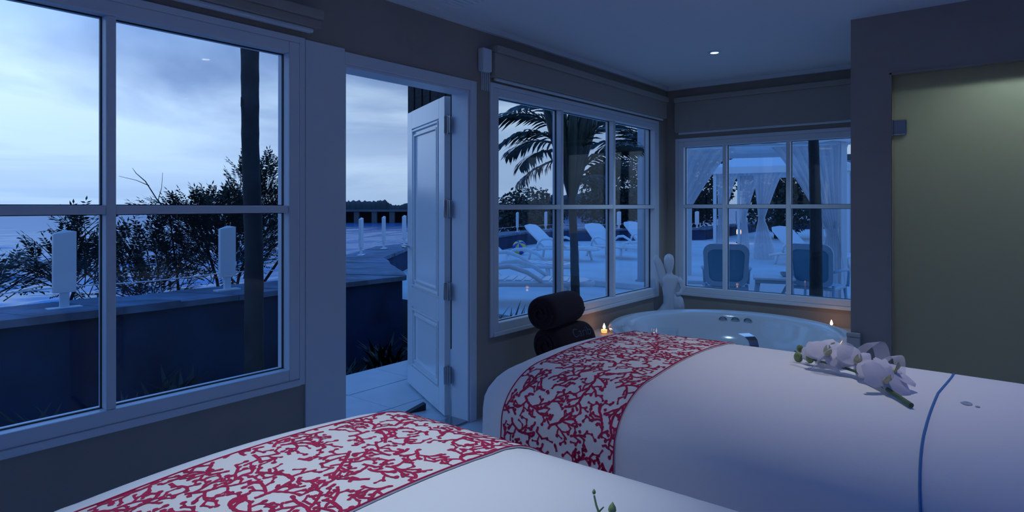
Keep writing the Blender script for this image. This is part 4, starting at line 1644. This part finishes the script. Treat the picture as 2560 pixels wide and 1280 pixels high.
dup(L0, (-7.05, 9.05, 0), R(14), 'second nearest white lounger with a beach ball behind it, left of the palm trunk')
dup(L0, (-9.0, 13.2, 0), R(3), 'white lounger with tall raised back left of the palm trunk, far on the deck')
dup(L0, (-8.35, 14.7, 0), R(-22), 'white lounger standing alone right of the palm trunk')
dup(L0, (-8.5, 17.2, 0), R(-20), 'white lounger half hidden behind the white column')
dup(L0, (-3.6, 15.2, 0), R(-30), 'white lounger behind the curtains of the near cabana')

ball = thing('beach_ball', 'yellow and blue beach ball by the loungers', 'ball', (-10.9, 13.9, .2))
M['ball0'] = mat('ball_yellow', (.75, .68, .12), .4)
M['ball1'] = mat('ball_blue', (.03, .06, .45), .4)
for k in range(8):
    mb = MB().at((0, 0, 0), (R(40), R(30), 0))
    mb.lathe([(.2 * math.sin(math.pi * i / 12), -.2 * math.cos(math.pi * i / 12)) for i in range(13)], 4, R(45 * k), R(45 * k + 45))
    mb.build('panel', M['ball%d' % (k % 2)], ball, smooth='full')

# ---------------------------------------------------------------- patio chairs and table outside the small window
def make_chair(label, loc, rz):
    """seen from behind: back at -y, sitter faces +y"""
    t = thing('patio_chair', label, 'chair', loc, rz, 'blue mesh patio chairs')
    def rr(w0, w1, z0, z1, rad, n=5):
        pts = []
        cs = [(w1 - rad, z1 - rad, 0), (-w1 + rad, z1 - rad, 90), (-w0 + rad, z0 + rad, 180), (w0 - rad, z0 + rad, 270)]
        for (cx, cz, a) in cs:
            for k in range(n + 1):
                an = R(a + 90 * k / n)
                pts.append((cx + rad * math.cos(an), cz + rad * math.sin(an)))
        return pts
    lean = lambda z: -.24 - (z - .42) * .22
    outer = rr(.235, .25, .44, .93, .10)
    mb = MB()
    inner_ = rr(.185, .20, .495, .865, .07)
    n = len(outer)
    vs = []
    for pts, dy in ((outer, -.016), (inner_, -.016), (outer, .016), (inner_, .016)):
        vs += [(x, lean(z) + dy, z) for x, z in pts]
    fs = []
    for i in range(n):
        j = (i + 1) % n
        fs += [(i, j, n + j, n + i), (2 * n + i, 3 * n + i, 3 * n + j, 2 * n + j), (i, 2 * n + i, 2 * n + j, j), (n + i, n + j, 3 * n + j, 3 * n + i)]
    mb.add(vs, fs).build('back_frame', M['mesh_frame'], t)
    pan = rr(.190, .205, .49, .87, .07)
    vs = [(x, lean(z) - .006, z) for x, z in pan] + [(x, lean(z) + .006, z) for x, z in pan]
    fs = [tuple(range(n)), tuple(range(n, 2 * n))] + [(i, (i + 1) % n, n + (i + 1) % n, n + i) for i in range(n)]
    MB().add(vs, fs).build('back_panel', M['mesh_blue'], t)
    MB().box(-.24, .24, -.25, .24, .40, .44, .015).build('seat', M['mesh_frame'], t)
    for s in (-1, 1):
        MB().tube([(s * .235, lean(.62), .62), (s * .27, -.05, .63), (s * .27, .16, .62), (s * .26, .22, .58), (s * .25, .22, .42)], .017, 8).build('armrest', M['mesh_frame'], t, smooth='full')
        MB().tube([(s * .22, .21, .41), (s * .25, .25, 0)], [.02, .016], 8).build('leg', M['mesh_frame'], t, smooth='full')
        MB().tube([(s * .22, -.22, .46), (s * .25, -.30, 0)], [.02, .016], 8).build('leg', M['mesh_frame'], t, smooth='full')
    MB().tube([(-.235, -.26, .24), (.235, -.26, .24)], .014, 8).build('stretcher', M['mesh_frame'], t, smooth='full')
    return t
M['mesh_frame'] = mat('pale_blue_chair_resin', (.36, .50, .60), .4)
c1 = make_chair('blue patio chair seen from behind, left one outside the small window', (-2.71, 7.42, 0), R(20))
c2 = dup(c1, (-1.83, 8.02, 0), R(-4), 'blue patio chair seen from behind, half hidden by the dark palm trunk')
tb = thing('side_table', 'small white slatted side table between the two blue chairs', 'table', (-2.19, 7.50, 0), R(18))
MB().box(-.22, .22, -.20, .20, .53, .555, .01).build('tabletop', M['resin'], tb)
MB().box(-.20, .20, -.18, .18, .49, .53, .004).build('apron', M['mesh_frame'], tb)
for sx in (-1, 1):
    for sy in (-1, 1):
        MB().tube([(sx * .17, sy * .15, .50), (sx * .22, sy * .18, 0)], [.026, .022], 8).build('leg', M['mesh_frame'], tb, smooth='full')
MB().tube([(.17, .15, .48), (-.05, .17, .05)], .018, 8).build('brace', M['mesh_frame'], tb, smooth='full')
bw = MB().lathe([(0, .006), (.03, .002), (.05, .02), (.058, .05), (.054, .05), (.045, .022), (.0, .012)], 20).build('ashtray_bowl', M['pale'], smooth=True)
bw.location = (-2.08, 7.56, .556)
tag(bw, 'small pale bowl on the side table between the chairs', 'bowl')
ot = thing('footstool', 'white curved footstool left of the blue chairs', 'stool', (-3.35, 7.75, 0), R(25))
MB().box(-.30, .26, -.24, .24, .38, .43, .025).build('stool_top', M['resin'], ot)
for sy in (-1, 1):
    MB().tube([(.22, sy * .20, .40), (.29, sy * .20, .30), (.32, sy * .21, 0)], [.04, .035, .03], 8).build('leg', M['resin'], ot, smooth='full')
    MB().tube([(-.26, sy * .20, .40), (-.30, sy * .21, 0)], [.035, .03], 8).build('leg', M['resin'], ot, smooth='full')

# white moulded chair with a round hole in its back
mc = thing('moulded_chair', 'white moulded chair with a round hole in its back, far left in the small window', 'chair', (-7.25, 16.0, 0), R(20))
mb = MB()
n = 24
hole = [(.075 * math.cos(2 * math.pi * i / n), .62 + .10 * math.sin(2 * math.pi * i / n)) for i in range(n)]
outl = []
for i in range(n):
    a = 2 * math.pi * i / n
    k = 1 / max(abs(math.cos(a)) / .27, abs(math.sin(a)) / .32)
    outl.append((k * math.cos(a), .56 + k * math.sin(a)))
vs = []
for y in (-.02, .02):
    vs += [(x, y - (z - .3) * .2, z) for x, z in outl] + [(x, y - (z - .3) * .2, z) for x, z in hole]
fs = []
for i in range(n):
    j = (i + 1) % n
    fs += [(i, j, n + j, n + i), (2 * n + i, 3 * n + i, 3 * n + j, 2 * n + j), (i, 2 * n + i, 2 * n + j, j), (n + i, n + j, 3 * n + j, 3 * n + i)]
mb.add(vs, fs).build('backrest', M['resin'], mc)
MB().box(-.28, .28, .0, .60, .26, .31, .02).build('seat', M['resin'], mc)
MB().box(-.26, .26, .03, .57, 0, .26, .03).build('base', M['resin'], mc)

# ---------------------------------------------------------------- cabanas with curtains
def curtain_panel(xa, xb, ztop, tie_x, tie_z, spread0, spread1, y, folds=7):
    """cloth hung from xa..xb, gathered at tie_x/tie_z, opening again below down to spread0..spread1"""
    mb = MB()
    nu, nv = 40, 22
    def fn(a, b):
        # a across, b down
        z = ztop * (1 - b)
        zz = ztop - tie_z
        zd = ztop - z
        if zd <= zz:
            t = (zd / zz)
            s = t ** .8
            x0 = xa + (tie_x - .07 - xa) * s
            x1 = xb + (tie_x + .07 - xb) * s
        else:
            t = (zd - zz) / (ztop - zz)
            s = min(1, t * 1.1) ** .7
            x0 = tie_x - .07 + (spread0 - tie_x + .07) * s
            x1 = tie_x + .07 + (spread1 - tie_x - .07) * s
        x = x0 + (x1 - x0) * a
        d = .045 * math.sin(a * folds * 2 * math.pi + b * 1.5)
        return (x, y + d, max(z, .01))
    return mb.grid(fn, nu, nv)

def cabana(label, loc, rz, W, H, roof, rise=0.0, val=.2, curtains=(), group='white cabanas on the pool deck'):
    t = thing('cabana', label, 'cabana', loc, rz, group)
    h = W / 2
    for sx in (-1, 1):
        for sy in (-1, 1):
            MB().box(sx * h - .04, sx * h + .04, sy * h - .04, sy * h + .04, 0, H, .006).build('post', M['resin'], t)
    for sx in (-1, 1):
        MB().box(-h + .041, h - .041, sx * h - .03, sx * h + .03, H - .08, H - .001).build('beam', M['resin'], t)
        MB().box(sx * h - .03, sx * h + .03, -h + .041, h - .041, H - .08, H - .001).build('beam', M['resin'], t)
    if roof == 'pyramid':
        e = h + .10
        mb = MB()
        n = 8
        ring = []
        vs, fs = [], []
        for k in range(7):
            q = 1 - k / 6
            zz = H + .01 + rise * ((1 - q) ** 1.25)
            for (x, y) in ((-1, -1), (0, -1), (1, -1), (1, 0), (1, 1), (0, 1), (-1, 1), (-1, 0)):
                sag = .985 if (x == 0 or y == 0) else 1
                vs.append((x * e * q * sag, y * e * q * sag, zz))
        for k in range(6):
            for j in range(8):
                a, b = k * 8 + j, k * 8 + (j + 1) % 8
                fs.append((a, b, b + 8, a + 8))
        mb.add(vs, fs).build('roof_canvas', M['canopy'], t)
        v = MB()
        for (x0, y0, x1, y1) in ((-e, -e, e, -e), (e, -e, e, e), (e, e, -e, e), (-e, e, -e, -e)):
            v.add([(x0, y0, H + .01), (x1, y1, H + .01), (x1, y1, H - val), (x0, y0, H - val)], [(0, 1, 2, 3)])
        v.build('valance', M['canopy'], t)
    else:
        e = h + .12
        MB().grid(lambda a, b: (-e + 2 * e * a, -e + 2 * e * b, H + .05 + .05 * math.sin(a * 9) * math.sin(b * 7) + .12 * math.sin(math.pi * a) * math.sin(math.pi * b)), 14, 14).build('roof_canvas', M['canopy'], t, smooth='full')
        v = MB()
        for (x0, y0, x1, y1) in ((-e, -e, e, -e), (e, -e, e, e), (e, e, -e, e), (-e, e, -e, -e)):
            v.grid(lambda a, b: (x0 + (x1 - x0) * a, y0 + (y1 - y0) * a, H + .05 - (val + .015 * math.sin(a * 40)) * b), 30, 1)
        v.build('valance', M['canopy'], t)
    for (side, args) in curtains:
        o = curtain_panel(*args).build('curtain', M['curtain'], t, smooth='full', fix=False)
        o.rotation_euler = (0, 0, R(side))
    return t
CB1 = (-3.55, 11.1, 0)
cabana('near white curtained cabana filling the small window', CB1, R(16), 2.5, 2.36, 'flat', val=.11, curtains=[
    (0, (-1.22, -.25, 2.26, -1.2, .95, -1.35, -1.05, -1.25, 6)),
    (0, (.25, 1.22, 2.26, 1.10, .95, .85, 1.3, -1.25, 8)),
    (90, (-1.22, .6, 2.26, -1.05, 1.0, -1.25, -.8, -1.25, 9)),
    (180, (-1.2, -.75, 2.26, -1.05, 1.0, -1.2, -.85, -1.25, 6)),
])
cabana('far white cabana with a pointed canvas roof', (-4.95, 18.1, 0), R(8), 3.1, 2.36, 'pyramid', 1.15, .16, curtains=[
    (0, (-1.52, -.90, 2.34, -1.40, 1.0, -1.55, -1.22, -1.55, 5)),
    (0, (-.62, .20, 2.34, -.40, 1.0, -.62, -.05, -1.55, 6)),
    (0, (.95, 1.52, 2.34, 1.40, 1.0, 1.2, 1.55, -1.55, 5)),
    (180, (-1.52, -.90, 2.34, -1.40, 1.0, -1.55, -1.22, -1.55, 5)),
    (180, (.9, 1.52, 2.34, 1.40, 1.0, 1.22, 1.55, -1.55, 5)),
])

# pool-side step: raised white kerb
o = MB().box(-6.6, -1.0, 9.2, 9.55, 0, .10, .02).build('deck_step', M['deck']); struct(o)

# garden lantern
gl = thing('garden_lantern', 'small glowing lantern on the deck beside the far cabana', 'lantern', (-8.0, 23.2, 0))
MB().lathe([(0, 0), (.10, 0), (.10, .04), (.03, .06), (.03, .30), (.09, .31), (.09, .33), (0, .33)], 14).build('stand', M['timber'], gl)
MB().lathe([(.0, .331), (.075, .335), (.085, .42), (.07, .50), (0, .51)], 14).build('lamp_glass', M['lantern'], gl, smooth='full')
MB().lathe([(.0, .60), (.02, .58), (.10, .52), (.10, .511), (0, .511)], 14).build('lamp_cap', M['timber'], gl)
l = bpy.data.lights.new('lantern_light', 'POINT'); l.energy = 4; l.color = (1, .6, .3); l.shadow_soft_size = .06
lo = bpy.data.objects.new('lantern_light', l); COL.objects.link(lo); lo.parent = gl; lo.location = (0, -.14, .42)

# ---------------------------------------------------------------- background trees and house
def tree(label, loc, h, crown, n, seed, lsz=.16):
    rnd = random.Random(seed)
    t = thing('broadleaf_tree', label, 'tree', loc, 0, 'dark trees behind the pool deck')
    MB().tube([(0, 0, 0), (.1, .05, h * .35), (0, 0, h * .6)], [.16, .12, .08], 8).build('trunk', M['bark'], t, smooth='full')
    vs, fs = [], []
    for (c, r_) in crown:
        for k in range(int(n * r_[0] * r_[2])):
            while True:
                q = Vector((rnd.uniform(-1, 1), rnd.uniform(-1, 1), rnd.uniform(-1, 1)))
                if .35 < q.length < 1:
                    break
            p = Vector(c) + Vector((q.x * r_[0], q.y * r_[1], q.z * r_[2]))
            d = Vector((rnd.uniform(-1, 1), rnd.uniform(-1, 1), rnd.uniform(-1, .5)))
            leaflet(vs, fs, p, d, Vector((rnd.uniform(-1, 1), rnd.uniform(-1, 1), rnd.uniform(-1, 1))), lsz * rnd.uniform(.8, 1.8), lsz * .35)
    MB().add(vs, fs).build('crown', M['leaf'], t, fix=False)
    return t
tree('dark dense tree left of the far cabana', (-11.9, 28.6, 0), 4.2, [((0, 0, 2.6), (1.9, 1.5, 1.9)), ((-.4, .3, 1.3), (1.7, 1.4, 1.0))], 1100, 1)
tree('dark tree behind the far cabana', (-7.9, 27.6, 0), 4.6, [((0, 0, 2.9), (1.7, 1.5, 2.0)), ((.2, 0, 1.3), (1.6, 1.4, 1.1))], 1100, 2)
tree('dark bushy tree behind the white column', (-14.0, 25.4, 0), 3.6, [((0, 0, 2.1), (2.2, 1.4, 1.4)), ((-.7, 0, 1.2), (1.7, 1.3, .9))], 1000, 3)
tree('low dark bushy tree behind the loungers right of the palm trunk', (-17.0, 22.4, -1.2), 3.4, [((0, 0, 2.3), (1.9, 1.4, 1.1)), ((-.6, .2, 1.8), (1.5, 1.2, .9))], 1000, 4)
tree('dark tree behind the pale house', (-3.0, 36.5, 0), 5.0, [((0, 0, 3.0), (3.0, 2.0, 2.4))], 500, 6)

hs = thing('house', 'pale house with shuttered windows behind the curtains', 'building', (-5.4, 28.0, 0), R(6))
MB().box(-.2, 7.0, 0, 4, 0, 3.2).build('house_wall', M['pale'], hs)
MB().box(-.5, 7.3, -.4, 4.3, 3.201, 3.4).build('roof', M['pier'], hs)
for i in range(5):
    w = MB().box(.3 + i * 1.3, 1.2 + i * 1.3, -.03, -.001, .9, 1.9).build('window', M['pale'], hs)
    MB().box(.36 + i * 1.3, .72 + i * 1.3, -.045, -.031, .96, 1.84).build('pane', M['darkglass'], w)
    MB().box(.78 + i * 1.3, 1.14 + i * 1.3, -.045, -.031, .96, 1.84).build('pane', M['darkglass'], w)
